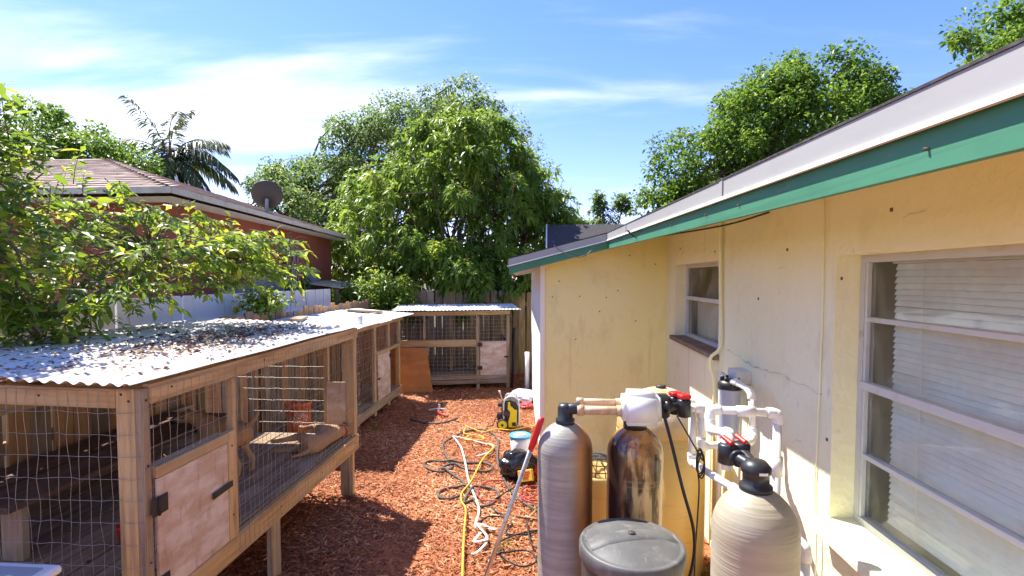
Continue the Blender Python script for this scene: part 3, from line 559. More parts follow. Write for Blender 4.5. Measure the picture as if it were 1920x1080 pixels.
# ================================================================== DOG PENS
def wbeam(name, p0, p1, w, h, mat, parent, up=(0, 0, 1), bev=.003):
    return obj(name, box_me((Vector(p1)-Vector(p0)).length, w, h, bev, mat), mat, parent, frame(p0, p1, up))
def wbox(name, c, s, mat, parent, Mr=I4, bev=.004): return obj(name, box_me(*s, bev, mat), mat, parent, T(Vector(c)) @ Mr)
def wtube(name, pts, r, mat, parent=None, seg=8, sm=6, flat=None):
    v, f = tube_geo(smooth_pts(pts, sm), r, seg, flat=flat); return obj(name, mesh(v, f, True), mat, parent, I4)
def corr(name, o, u, v, w, l, parent, pitch=.068, amp=.008, sag=0, seed=0, mat='corrugated'):
    """corrugated sheet: waves across u (width w), ribs along v (length l)"""
    g = np.random.default_rng(seed); o = np.array(o, float); u = np.array(u, float); v = np.array(v, float); n = unit(np.cross(u, v)); n = n if n[2] > 0 else -n
    nu = int(w/pitch*8); nv = 10; s = np.linspace(0, w, nu+1); t = np.linspace(0, l, nv+1); wob = g.normal(0, .003, nv+1)
    P = o+s[:, None, None]*u+t[None, :, None]*v+(amp*np.sin(2*math.pi*s/pitch)[:, None]+wob[None]-sag*np.sin(math.pi*t/l)[None])[..., None]*n
    V = P.reshape(-1, 3); i = (np.arange(nu)[:, None]*(nv+1)+np.arange(nv)[None]).ravel()[:, None]; F = np.concatenate([i, i+nv+1, i+nv+2, i+1], 1)
    V2 = np.concatenate([V, V-n*.0015]); F2 = np.concatenate([F, F[:, ::-1]+len(V)])
    return obj(name, np_mesh(V2, F2, smooth=True), mat, parent, I4)
h1 = thing('dog_pen', 'raised wooden wire-mesh dog pen with plywood door and two dogs inside', 'dog pen', (-2.6, 3.4, 0), 0, 'wire-mesh dog pens')
XF = -1.83
wbeam('post', (-1.889, 2.139, .1), (-1.889, 2.139, 1.555), .038, .088, 'pine', h1, up=(1, 0, 0))
wbeam('post', (-1.826, 2.143, .1), (-1.826, 2.143, 1.555), .036, .045, 'pine_grey', h1, up=(0, 1, 0))
wbeam('top_rail', (-1.935, 2.139, 1.51), (-3.4, 2.139, 1.535), .038, .089, 'pine', h1)
wbeam('top_rail', (-1.826, 2.168, 1.522), (-1.826, 4.70, 1.535), .038, .092, 'pine', h1)
wbeam('corner_post', (-1.86, 4.655, .56), (-1.86, 4.655, 1.487), .085, .07, 'pine', h1)
wbeam('post', (-3.36, 2.14, .1), (-3.36, 2.14, 1.5), .085, .038, 'pine', h1); wbeam('post', (-3.36, 4.66, .1), (-3.36, 4.66, 1.5), .085, .038, 'pine', h1)
wbeam('top_rail', (-1.905, 4.665, 1.47), (-3.31, 4.665, 1.47), .036, .085, 'pine', h1)
wbeam('front_beam', (-1.826, 2.168, .487), (-1.826, 4.70, .487), .038, .137, 'pine', h1)
wbeam('side_beam', (-1.94, 2.14, .47), (-3.31, 2.14, .47), .038, .137, 'pine_grey', h1); wbeam('side_beam', (-1.85, 4.68, .47), (-3.31, 4.68, .47), .036, .137, 'pine_grey', h1)
# deck
x = -1.848; i = 0
while x > -3.38:
    w = .135; wbeam('deck_plank', (x-w/2, 2.165, .551+.002*(i % 3)), (x-w/2, 4.645, .551+.002*(i % 2)), w-.012, .034, 'deck_wood', h1); x -= w; i += 1
# legs
wbeam('leg', (-1.865, 3.27, -.02), (-1.865, 3.27, .416), .038, .115, 'pine_grey', h1, up=(0, 1, 0)); wbeam('leg', (-1.89, 4.60, -.02), (-1.89, 4.60, .416), .09, .09, 'pine_grey', h1)
wbeam('leg_cleat', (-1.833, 4.60, -.02), (-1.833, 4.60, .416), .02, .04, 'pine', h1)
for xx, y in ((-3.3, 2.2), (-3.3, 4.6), (-3.3, 3.3), (-1.88, 2.25)): wbeam('leg', (xx, y, -.02), (xx, y, .416), .088, .088, 'pine_grey', h1)
# door
wbeam('stud', (-1.826, 2.785, .556), (-1.826, 2.785, 1.475), .036, .036, 'pine', h1)
dr = quad_panel('door', (-1.808-(-2.6), 2.178-3.4, .56), (0, 1, 0), (0, 0, 1), .514, .565, .014, 'plywood', h1); dr['label'] = 'weathered plywood door with black strap hinges'
wbeam('door_stile', (-1.806, 2.725, .56), (-1.806, 2.725, 1.185), .032, .06, 'pine', dr, up=(0, 1, 0)); wbeam('door_head', (-1.822, 2.172, 1.157), (-1.822, 2.693, 1.157), .07, .055, 'pine', dr)
wbeam('door_sill', (-1.806, 2.172, .535), (-1.806, 2.755, .535), .03, .045, 'pine', dr)
wbeam('latch', (-1.783, 2.545, .88), (-1.783, 2.715, .888), .006, .034, 'black_metal', dr)
for z in (1.0, .62):
    wbeam('hinge', (-1.790, 2.14, z), (-1.790, 2.235, z), .005, .085, 'black_metal', dr); wtube('hinge_pin', [(-1.787, 2.178, z-.045), (-1.787, 2.178, z+.045)], .007, 'black_metal', dr, 8, 1)
# roof sheets: ribs along y
for k in range(3): corr('roof_sheet', (-1.785-.52*k, 2.03+.02*k, 1.592+.018*k), (-1, 0, .03), (0, 1, .003), .60, 2.76-.03*k, h1, seed=k, amp=.0075, mat='corrugated_dirty')
for y in (2.9, 3.8): wbeam('rafter', (-1.85, y, 1.535), (-3.38, y, 1.565), .038, .066, 'pine', h1)
for (yy, zz_) in ((2.143, 1.50), (2.143, 1.2), (2.143, .75), (2.30, 1.53), (3.1, 1.53), (4.5, 1.54), (4.62, 1.51), (3.27, .50), (3.27, .45), (4.6, .50), (3.9, .49), (2.725, .7), (2.725, 1.1)):
    lathe('screw', [(.0055, 0), (.005, .0025), (.001, .003)], (-1.8065+2.6 if yy < 2.7 or yy > 2.73 else -1.789+2.6, yy-3.4, zz_), 'black_metal', h1, 8, Matrix.Rotation(R(90), 4, 'Y'))
for (xx, zz_) in ((-1.87, 1.50), (-1.905, 1.53), (-2.3, 1.52), (-2.9, 1.53), (-1.89, .50)): lathe('screw', [(.0055, 0), (.005, .0025), (.001, .003)], (xx+2.6, 2.1198-3.4, zz_), 'black_metal', h1, 8, Matrix.Rotation(R(90), 4, 'X'))
# far end board, divider stud, bench
quad_panel('end_board', (-2.085+2.6, 4.632-3.4, .572), (1, 0, 0), (0, 0, 1), .18, .50, .014, 'plywood', h1)
wbeam('stud', (-2.10, 4.652, .57), (-2.10, 4.652, 1.43), .05, .036, 'pine', h1); wbeam('stud', (-3.1, 4.32, .57), (-3.1, 4.32, 1.5), .07, .04, 'pine', h1)
wbeam('bench_top', (-2.83, 2.3, .885), (-2.83, 4.1, .885), .28, .034, 'dark_wood', h1); wbeam('bench_top', (-3.14, 2.3, .885), (-3.14, 4.1, .887), .28, .034, 'dark_wood', h1)
for y in (2.42, 3.9): wbeam('bench_leg', (-2.79, y, .57), (-2.79, y, .868), .12, .04, 'pine_grey', h1)
wbeam('back_board', (-3.38, 2.2, 1.27), (-3.38, 4.6, 1.27), .03, .14, 'pine_grey', h1); wbeam('back_board', (-3.385, 2.2, .78), (-3.385, 4.6, .78), .026, .14, 'pine_grey', h1)
o1 = Vector((-2.6, 3.4, 0))
def wp(name, o, ux, w, h, par, seed, **k): return wire_panel(name, Vector(o)-WM[par].translation, ux, (0, 0, 1), w, h, par, seed=seed, **k)
wp('wire_mesh', (-3.36, 2.112, .44), (1, 0, 0), 1.55, 1.11, h1, 1, jit=.0026)
wp('wire_mesh', (-1.800, 2.80, .44), (0, 1, 0), 1.91, 1.11, h1, 2, jit=.002)
wp('wire_mesh', (-1.799, 2.115, 1.19), (0, 1, 0), .68, .36, h1, 3, jit=.002)
wp('wire_mesh', (-3.34, 4.628, .57), (1, 0, 0), 1.24, .86, h1, 4, jit=.002)
wp('wire_mesh', (-1.800, 2.115, .44), (0, 1, 0), .05, .75, h1, 5, jit=.002)
# things in the pen
lathe('plastic_cup', [(.03, 0), (.045, .09), (.047, .1), (.043, .1), (.03, .01)], (-2.35, 2.62, .574), 'red_plastic'); tag(bpy.data.objects['plastic_cup'], 'red plastic cup standing on the deck of the dog pen', 'cup')

# second pen
h2 = thing('dog_pen', 'low dog pen with white corrugated roof and small plywood door beyond the raised pen', 'dog pen', (-2.95, 6.8, 0), 0, 'wire-mesh dog pens')
for y in (6.2, 7.28, 7.93, 8.5): wbeam('post', (-2.555, y, 0), (-2.555, y, 1.40), .04, .085, 'pine', h2, up=(0, 1, 0))
for y in (5.85, 7.1, 8.5): wbeam('post', (-3.4, y, 0), (-3.4, y, 1.46), .06, .085, 'pine_grey', h2, up=(0, 1, 0))
wbeam('top_rail', (-2.53, 5.8, 1.365), (-2.53, 8.62, 1.375), .036, .08, 'pine', h2); wbeam('bottom_rail', (-2.53, 5.6, .15), (-2.53, 8.55, .15), .036, .13, 'pine_grey', h2)
wbeam('mid_rail', (-2.535, 7.33, .93), (-2.535, 8.5, .93), .034, .06, 'pine', h2)
for k in range(6): wbeam('floor_plank', (-2.62-.14*k, 5.5, .2), (-2.62-.14*k, 8.5, .2), .128, .03, 'deck_wood', h2)
d2 = quad_panel('door', (-2.527+2.95, 7.335-6.8, .22), (0, 1, 0), (0, 0, 1), .58, .68, .014, 'plywood', h2); d2['label'] = 'small pale plywood door'
wbeam('hinge', (-2.508, 7.86, .82), (-2.508, 7.95, .82), .005, .06, 'black_metal', d2); wbeam('latch', (-2.508, 7.33, .55), (-2.508, 7.40, .55), .012, .03, 'black_metal', d2)
for k, x_ in enumerate(np.arange(-3.36, -2.6, .19)): wbeam('back_board', (x_+.09, 8.52, .05), (x_+.09, 8.52, 1.38), .014, .18, 'plywood_orange', h2, up=(1, 0, 0)) if k < 4 else None
y = 5.75; k = 0
while y < 8.4: corr('roof_sheet', (-2.36, y, 1.425+.004*(k % 2)), (0, 1, 0), (-1, 0, .085), .64, 1.2, h2, seed=20+k); y += .60; k += 1
wp('wire_mesh', (-2.508, 6.0, .2), (0, 1, 0), 1.27, 1.17, h2, 6, jit=.003, r=.0018); wp('wire_mesh', (-2.508, 7.33, .95), (0, 1, 0), 1.15, .41, h2, 7, jit=.003, r=.0018)
# third pen, turned a little
h3 = thing('dog_pen', 'two-tier dog pen against the back fence with a square plywood door', 'dog pen', (-2.72, 8.97, 0), math.atan2(.4, 2.0), 'wire-mesh dog pens')
b3 = lambda n, p, q, w, h, m, up=(0, 0, 1), par=h3: beam(n, p, q, w, h, m, par, up)
def h3w(n, p, q, w, h, m, par, up=(0, 0, 1)): return obj(n, box_me((Vector(q)-Vector(p)).length, w, h, .002, m), m, par, WM[h3] @ frame(p, q, up))
for x, z1 in ((.02, 1.36), (1.462, 1.36), (2.02, 1.36)): b3('post', (x, 0, .0), (x, 0, z1), .036, .06, 'pine_grey', (1, 0, 0))
for x in (.02, 1.0, 2.02): b3('post', (x, .95, 0), (x, .95, 1.42), .05, .08, 'pine_grey', (1, 0, 0))
b3('stud', (.49, .0, .935), (.49, .0, 1.36), .034, .04, 'pine', (1, 0, 0)); b3('top_rail', (-.05, 0, 1.40), (2.06, 0, 1.42), .038, .075, 'pine')
b3('mid_rail', (.052, -.002, .862), (1.43, -.002, .855), .036, .13, 'pine'); b3('bottom_rail', (.05, -.005, .215), (2.03, -.005, .225), .036, .07, 'pine_grey'); b3('bottom_rail', (.05, -.008, .135), (2.03, -.008, .145), .036, .075, 'fence_grey')
b3('stud', (.98, .5, .25), (.98, .5, 1.3), .05, .05, 'pine_grey', (1, 0, 0)); b3('end_rail', (2.02, .05, .86), (2.02, .92, .86), .03, .1, 'pine_grey'); b3('end_rail', (2.02, .05, 1.38), (2.02, .92, 1.42), .03, .07, 'pine_grey')
for k in range(6): b3('floor_plank', (.04, .1+.15*k, .265), (2.0, .1+.15*k, .265), .14, .03, 'deck_wood'); b3('shelf_plank', (.04, .1+.15*k, .80), (1.44, .1+.15*k, .80), .14, .025, 'dark_wood')
d3 = quad_panel('door', (1.505, -.012, .262), (1, 0, 0), (0, 0, 1), .485, .625, .014, 'plywood', h3); d3['label'] = 'square tan plywood door with two black hinges'
for z in (.83, .40): h3w('hinge', (1.46, -.033, z), (1.545, -.033, z), .006, .07, 'black_metal', d3)
h3w('latch', (1.95, -.036, .60), (2.03, -.036, .60), .012, .03, 'black_metal', d3)
for k in range(4): 
    o = np.array(WM[h3] @ Vector((-.06+.57*k, -.13, 1.475))); ux = np.array((WM[h3].to_3x3() @ Vector((1, 0, .012)))); uy = np.array((WM[h3].to_3x3() @ Vector((0, 1, .04)))); corr('roof_sheet', o, ux, uy, .60, 1.2, h3, seed=40+k, amp=.005)
def wp3(o, w, h, sd): 
    return wire_panel('wire_mesh', o, (1, 0, 0), (0, 0, 1), w, h, h3, seed=sd, r=.003, jit=.004, sx=.08, sz=.07)
wp3((.03, -.028, .93), 1.40, .44, 11); wp3((1.49, -.026, .90), .52, .46, 12); wp3((.03, -.03, .26), 1.40, .55, 13)
# plywood offcut leaning on it
m = WM[h3] @ T(Vector((0, -.20, .0))) @ Matrix.Rotation(R(-11), 4, 'X')
pv = [(-.10, 0), (.645, 0), (.53, .80), (-.10, .815)]; me = mesh([(x, y, z) for y in (-.008, .008) for x, z in pv], [(0, 1, 2, 3), (7, 6, 5, 4), (0, 4, 5, 1), (1, 5, 6, 2), (2, 6, 7, 3), (3, 7, 4, 0)])
tag(obj('plywood_board', me, 'plywood_orange', None, m), 'stained orange brown plywood offcut leaning on the two-tier dog pen', 'board')
tag(wtube('black_pipe', [tuple(WM[h3] @ Vector((2.09, -.05, 0))), tuple(WM[h3] @ Vector((2.16, .12, 1.12)))], .022, 'rubber', None, 8, 1), 'black plastic pipe standing against the back fence pen corner', 'pipe')
# on the pen roofs
lathe('drink_can', [(.026, 0), (.033, .01), (.033, .11), (.027, .122), (.024, .12)], (-2.47, 6.52, 1.437), 'aluminium', None, 16); tag(bpy.data.objects['drink_can'], 'small metal can standing on the white corrugated roof', 'can')
for p, q, w, lb in (((-3.25, 8.0, 1.535), (-2.75, 8.25, 1.495), .2, 'dark weathered board lying on the far corrugated roof'), ((-3.2, 6.2, 1.522), (-3.3, 6.6, 1.53), .16, 'short stacked offcut of wood on the corrugated roof edge'), ((-2.55, 6.0, 1.465), (-2.75, 6.1, 1.48), .09, 'small brown wood block at the near end of the far corrugated roof')):
    tag(wbeam('scrap_board', p, q, w, .03, 'pine_grey', None), lb, 'board')
g = np.random.default_rng(9); n = 1500
lx = np.concatenate([g.normal(-2.38, .18, 1500), g.uniform(-3.3, -1.85, 700)]); ly = np.concatenate([g.normal(3.5, .5, 1500), g.uniform(2.1, 4.7, 700)]); ok = (lx > -3.3) & (lx < -1.82) & (ly > 2.06) & (ly < 4.72); lx = lx[ok]; ly = ly[ok]; n = len(lx)
a = g.uniform(0, 6.3, n); P = np.stack([lx, ly, 1.603+.03*(-1.8-lx)+.006*np.sin((lx+1.785)/.068*2*math.pi)+g.uniform(0, .008, n)], 1)
o = obj('leaf_litter', leaves_me(P, np.stack([np.cos(a), np.sin(a), g.normal(0, .15, n)], 1), g.uniform(.02, .06, n), g.uniform(.01, .026, n), g, .05), 'litter'); tag(o, 'dry brown leaves lying on the raised pen roof', 'leaves', kind='stuff')
# orange bucket in the second pen, with its slanted print
bk = thing('bucket', 'orange plastic bucket with white slanted print inside the low pen', 'bucket', (-2.97, 5.80, .216))
lathe('body', [(.125, 0), (.13, .01), (.147, .33), (.154, .335), (.154, .35), (.148, .365), (.142, .365), (.128, .02)], (0, 0, 0), 'orange_plastic', bk); wt = wtube('handle', [(-2.97-.15, 5.80, .56), (-2.97-.1, 5.68, .47), (-2.97+.04, 5.63, .44), (-2.97+.13, 5.70, .5), (-2.97+.15, 5.8, .56)], .004, 'wire', bk, 6)
def cyl_text(body, r0, r1, h, zc, size, ang, az0, par, mat):
    cu = bpy.data.curves.new('print', 'FONT'); cu.body = body; cu.size = size; cu.align_x = 'CENTER'; cu.align_y = 'CENTER'; cu.space_line = .85; cu.resolution_u = 2
    to = bpy.data.objects.new('print_tmp', cu); S.collection.objects.link(to); dg = bpy.context.evaluated_depsgraph_get(); me = bpy.data.meshes.new_from_object(to.evaluated_get(dg)); bpy.data.objects.remove(to)
    for v in me.vertices:
        x = v.co.x*math.cos(ang)-v.co.y*math.sin(ang); y = v.co.x*math.sin(ang)+v.co.y*math.cos(ang); z = zc+y; r = r0+(r1-r0)*z/h+.0015; t = az0+x/r; v.co = Vector((r*math.cos(t), r*math.sin(t), z))
    me.materials.clear(); return obj('print', me, mat, par)
cyl_text('THE\nHOME\nDEPOT', .127, .147, .33, .165, .075, R(45), R(-62), bk, 'white_plastic')

# ------------------------------------------------------------------ dogs
def dog(name, label, Mx, leg_pose, head_pose, tail):
    J = [((0, 0, .355), .075), ((.15, 0, .36), .068), ((.29, 0, .345), .088), ((.375, 0, .39), .066)]
    E_ = [(0, 1), (1, 2), (2, 3)]
    def chain(start, pts):
        k = start
        for p, r in pts: J.append((p, r)); E_.append((k, len(J)-1)); k = len(J)-1
        return k
    hd = len(J)+1; chain(3, head_pose); tl = chain(0, tail)
    for s in (-1, 1):
        hind, fore = leg_pose(s); chain(0, hind); chain(2, fore)
    me = bpy.data.meshes.new('dog'); me.from_pydata([j[0] for j in J], E_, []); o = bpy.data.objects.new('tmp', me); S.collection.objects.link(o)
    o.modifiers.new('s', 'SKIN'); sv = me.skin_vertices[0].data
    for i, j in enumerate(J): sv[i].radius = (j[1], j[1]); sv[i].use_root = (i == 0)
    ss = o.modifiers.new('d', 'SUBSURF'); ss.levels = ss.render_levels = 2
    dg = bpy.context.evaluated_depsgraph_get(); m2 = bpy.data.meshes.new_from_object(o.evaluated_get(dg)); bpy.data.objects.remove(o)
    co = np.array([v.co[:] for v in m2.vertices]); nose = np.array(head_pose[-1][0]); mz = np.array(head_pose[-2][0]); d = np.minimum(np.linalg.norm(co-nose, axis=1), np.linalg.norm(co-mz, axis=1)+.012)
    at = m2.attributes.new('dark', 'FLOAT', 'POINT'); at.data.foreach_set('value', np.clip((.072-d)/.03, 0, 1).astype(np.float32))
    m2.materials.clear(); b = obj(name, m2, 'dog_fur', None, Mx, True); tag(b, label, 'dog', 'tan dogs in the pen')
    hc = Vector(head_pose[1][0]); f = (Vector(head_pose[-1][0])-hc).normalized(); sd = f.cross(Vector((0, 0, 1))).normalized(); up_ = sd.cross(f)
    for s in (-1, 1):
        base = hc+sd*s*.045+up_*.03-f*.012; V = [base+f*.02, base-f*.025, base+sd*s*.03-up_*.035+f*.018, base+sd*s*.022-up_*.05-f*.004, base+sd*s*.012+up_*.008]
        me = mesh(V, [(0, 1, 4), (0, 4, 2), (1, 3, 4), (4, 3, 2), (0, 2, 3, 1)], True); a2 = me.attributes.new('dark', 'FLOAT', 'POINT'); a2.data.foreach_set('value', [.55]*5); obj('ear', me, 'dog_fur', b, Mx)
        ep = hc+f*.042+sd*s*.032+up_*.028; obj('eye', lathe_me([(.001, -.008), (.006, -.005), (.008, 0), (.006, .005), (.001, .008)], 8), 'bag_plastic', b, Mx @ T(ep))
    return b
def stand(s):
    return ([((-.005, .06*s, .28), .06), ((.045, .066*s, .205), .036), ((-.055, .064*s, .115), .02), ((-.04, .064*s, .03), .017), ((-.005, .064*s, .018), .018)],
            [((.285, .055*s, .24), .045), ((.27, .06*s, .18), .028), ((.285, .06*s, .09), .019), ((.285, .06*s, .025), .018), ((.315, .06*s, .018), .018)])
dg1 = dog('dog', 'tan dog with black muzzle standing behind the plywood pen door', T(Vector((-2.30, 3.60, .568))) @ Matrix.Rotation(R(166), 4, 'Z') @ Matrix.Scale(.98, 4), stand,
    [((.44, .02, .42), .05), ((.50, .045, .435), .056), ((.565, .075, .40), .034), ((.60, .09, .385), .024)], [((-.075, 0, .385), .024), ((-.14, .0, .44), .016), ((-.19, .0, .51), .008)])
def lie(s):
    return ([((.0, .045*s, .27), .06), ((.06, .05*s, .19), .038), ((-.03, .045*s, .10), .021), ((-.06, .04*s, .03), .018), ((-.07, .04*s, .0), .017)],
            [((.31, .05*s, .25), .042), ((.35, .05*s, .18), .028), ((.31, .045*s, .11), .02), ((.33, .045*s, .06), .018), ((.355, .045*s, .05), .017)])
ML = Matrix(((0, 0, 1, 0), (1, 0, 0, 0), (0, 1, 0, 0), (0, 0, 0, 1)))
dg2 = dog('dog', 'tan dog lying asleep on its side on the sunlit deck edge', T(Vector((-2.31, 4.10, .645))) @ ML, lie,
    [((.43, -.01, .40), .052), ((.49, -.02, .405), .056), ((.555, -.03, .385), .034), ((.59, -.032, .375), .024)], [((-.07, -.02, .34), .022), ((-.13, -.04, .29), .015), ((-.17, -.05, .23), .008)])
obj('collar', tubes([([(.415+.012*math.sin(a), -.01+.056*math.cos(a), .40+.056*math.sin(a)) for a in np.linspace(0, 6.283, 21)], .007)], 6), 'red_plastic', dg2, WM[dg2])
# white bin by the pen corner
sb = thing('storage_bin', 'white plastic bin with grey lid beside the raised dog pen', 'bin', (-2.12, 1.72, 0))
box('body', (0, 0, .43), (.34, .26, .86), 'white_plastic', sb, bev=.03); bx_ = box('lid', (0, 0, .885), (.36, .28, .035), 'white_plastic', sb, bev=.012); box('lid_panel', (-.0, -.0, .905), (.27, .2, .008), 'grey_plastic', sb)
# ================================================================== WATER TREATMENT TANKS
def stain(mat, axis, lo, hi, col, wob=.06, sc=(9, 9, 2.2)):
    """a stain with a shape of its own, in the object's space"""
    m = MATS[mat]; t = m.node_tree; n = t.nodes; l = t.links; p = n['Principled BSDF']; src = p.inputs['Base Color'].links[0].from_socket
    tc = n.new('ShaderNodeTexCoord'); d = n.new('ShaderNodeVectorMath'); d.operation = 'DOT_PRODUCT'; l.new(tc.outputs['Object'], d.inputs[0]); d.inputs[1].default_value = axis
    mp = n.new('ShaderNodeMapping'); mp.inputs['Scale'].default_value = sc; l.new(tc.outputs['Object'], mp.inputs[0]); ns = n.new('ShaderNodeTexNoise'); ns.inputs['Scale'].default_value = 1; ns.inputs['Detail'].default_value = 5; l.new(mp.outputs[0], ns.inputs['Vector'])
    a = n.new('ShaderNodeMath'); a.operation = 'MULTIPLY_ADD'; l.new(ns.outputs[0], a.inputs[0]); a.inputs[1].default_value = wob*2; l.new(d.outputs['Value'], a.inputs[2])
    mr = n.new('ShaderNodeMapRange'); l.new(a.outputs[0], mr.inputs[0]); mr.inputs[1].default_value = lo+wob; mr.inputs[2].default_value = hi+wob
    mx = n.new('ShaderNodeMix'); mx.data_type = 'RGBA'; l.new(mr.outputs[0], mx.inputs[0]); l.new(src, mx.inputs[6]); mx.inputs[7].default_value = (*col, 1); l.new(mx.outputs[2], p.inputs['Base Color'])
stain('tank_silver', (1, -.25, .02), .07, .125, (.42, .17, .05), .05)
stain('tank_silver', (1, -.25, .02), .125, .15, (.15, .06, .022), .03)
stain('tank_brown', (-1, -.25, 0), .06, .115, (.035, .018, .012), .05)
TR = .130
ts = thing('water_tank', 'tall silver fibreglass tank with rust running down its right side', 'water tank', (.085, 2.39, 0))
lathe('shell', dome(TR, 1.235, 1.372, 10), (0, 0, 0), 'tank_silver', ts, 48)
lathe('cap', [(.045, 1.362), (.045, 1.385), (.036, 1.39), (.036, 1.44), (.03, 1.455), (.005, 1.46)], (0, 0, 0), 'black_plastic', ts, 24)
tube('elbow', [(-.01, -.01, 1.42), (.03, -.01, 1.435), (.065, -.012, 1.437)], .027, 'black_plastic', ts, 14)
for k, (y, z, r, m_) in enumerate(((-.02, 1.432, .021, 'pvc_tan'), (.03, 1.462, .014, 'pvc_tan'))):
    tube('pipe', [(.06, y, z), (.27, y, z)], r, m_, ts, 14, 1)
    for x in (.07, .255): tube('coupling', [(x-.016, y, z), (x+.016, y, z)], r*1.25, m_, ts, 14, 1)
tb = thing('water_tank', 'glossy brown stained tank under a white control head', 'water tank', (.412, 2.39, 0))
lathe('shell', dome(TR, 1.225, 1.362, 10), (0, 0, 0), 'tank_brown', tb, 48); lathe('neck', [(.055, 1.345), (.055, 1.40), (.04, 1.41)], (0, 0, 0), 'black_plastic', tb, 24)
bm = bmesh.new(); bmesh.ops.create_cube(bm, size=1)
for v in bm.verts: tpr = .92 if v.co.z > 0 else 1; v.co = Vector((v.co.x*.178*tpr, v.co.y*.15*tpr, v.co.z*.15))
bmesh.ops.bevel(bm, geom=bm.edges[:], offset=.022, segments=4, affect='EDGES'); me = bpy.data.meshes.new('head'); bm.to_mesh(me); bm.free()
hd = obj('control_head', me, 'white_plastic', tb, WM[tb] @ T(Vector((.02, -.02, 1.452))), True); obj('back_plate', box_me(.12, .06, .11, .01, 'bp'), 'black_plastic', tb, WM[tb] @ T(Vector((.10, .02, 1.45))))
tube('bypass', [(.09, -.005, 1.452), (.20, -.005, 1.452)], .021, 'black_plastic', tb, 14, 1); tube('bypass', [(.09, .045, 1.452), (.235, .045, 1.452)], .02, 'black_plastic', tb, 14, 1)
for x, y in ((.195, .045), (.222, -.005)):
    v = lathe('valve', [(.02, -.05), (.031, -.046), (.031, .028), (.026, .034), (.01, .036)], (x, y, 1.455), 'black_plastic', tb, 20)
    obj('valve_knob', box_me(.05, .05, .022, .005, 'rd'), 'red_plastic', v, WM[tb] @ T(Vector((x, y, 1.502))) @ Matrix.Rotation(.3, 4, 'Z'))
for x in (.105, .145): lathe('collar', [(.02, -.012), (.03, -.012), (.03, .012), (.02, .012)], (x, -.005, 1.452), 'black_plastic', tb, 16, Matrix.Rotation(R(90), 4, 'Y'))
big = thing('water_tank', 'wide yellowed storage tank with pale dome behind the brown tank', 'water tank', (.80, 3.62, 0))
lathe('shell', [(.27, 0), (.30, .03), (.305, .2), (.305, .99)], (0, 0, 0), 'tank_yellow', big, 56)
stain('tank_pale', (0, 0, -1), -1.12, -1.02, (.55, .36, .13), .05, (6, 6, 3))
lathe('dome', [(.305, .985)]+[(max(.02, .305*math.cos(a)), .99+.29*math.sin(a)) for a in np.linspace(.06, 1.5, 12)], (0, 0, 0), 'tank_pale', big, 56); lathe('cap', [(.035, 1.272), (.035, 1.294), (.02, 1.298)], (0, 0, 0), 'dish_grey', big, 18)
br = thing('brine_tank', 'short wide dark drum with domed grey lid', 'tank', (.336, 2.0, 0))
lathe('body', [(.185, 0), (.195, .02), (.198, .95), (.2, .965)], (0, 0, 0), 'brine_body', br, 56)
ld = lathe('lid', [(.204, .945), (.208, .95), (.208, .988), (.204, 1.0), (.196, 1.006), (.19, 1.000), (.18, 1.003), (.12, 1.022), (.05, 1.030), (.001, 1.031)], (0, 0, 0), 'brine_lid', br, 56)
V = []; F = []
for i, t in enumerate(np.linspace(-.178, .178, 21)):
    for j, s in enumerate((-.042, -.034, .034, .042)):
        r2 = math.hypot(t, s); z = (1.003+(.18-r2)*.3 if r2 > .12 else 1.021+(.12-r2)*.12)+(.0065 if j in (1, 2) else -.002); V.append((t, s, min(z, 1.039)))
    if i: F += [(4*i-4+j, 4*i+j, 4*i+j+1, 4*i-3+j) for j in range(3)]
obj('lid_band', mesh(V, F, True), 'brine_lid', ld, WM[br] @ Matrix.Rotation(R(14), 4, 'Z')); lathe('lid_knob', [(.014, 1.03), (.014, 1.043), (.010, 1.045)], (0, 0, 0), 'dish_grey', ld and br, 14)
bg_ = thing('water_tank', 'beige ribbed fibreglass tank with twin red valve handles', 'water tank', (.664, 1.64, 0))
lathe('shell', dome(TR, 1.24, 1.388, 10), (0, 0, 0), 'tank_beige', bg_, 48)
lathe('cap', [(.05, 1.378), (.05, 1.392), (.04, 1.396), (.04, 1.43), (.045, 1.435), (.045, 1.452), (.03, 1.47), (.005, 1.474)], (0, 0, 0), 'black_plastic', bg_, 24)
for i, (dx, dy) in enumerate(((-.055, .10), (-.005, .115))):
    ux = Vector((dx, dy, 0)); 
    tube('port', [(.0+.012*i-.01, .02, 1.447), tuple(ux*.7+Vector((0, 0, 1.457))), tuple(ux+Vector((0, 0, 1.462)))], .02, 'black_plastic', bg_, 12)
    v = lathe('valve', [(.02, -.04), (.03, -.036), (.03, .024), (.024, .03), (.008, .031)], (dx, dy, 1.462), 'black_plastic', bg_, 20)
    obj('valve_handle', box_me(.016, .055, .016, .004, 'rh'), 'red_plastic', v, WM[bg_] @ T(Vector((dx, dy, 1.503))) @ Matrix.Rotation(R(18), 4, 'Z') @ Matrix.Rotation(R(12), 4, 'X'))
lathe('collar', [(.02, -.008), (.027, -.008), (.027, .008), (.02, .008)], (-.035, .06, 1.455), 'black_plastic', bg_, 16, Matrix.Rotation(R(90), 4, 'X'))
obj('sticker', box_me(.026, .002, .008, 0, 'st'), 'white_plastic', bg_, WM[bg_] @ T(Vector((.005, -.0455, 1.442))))
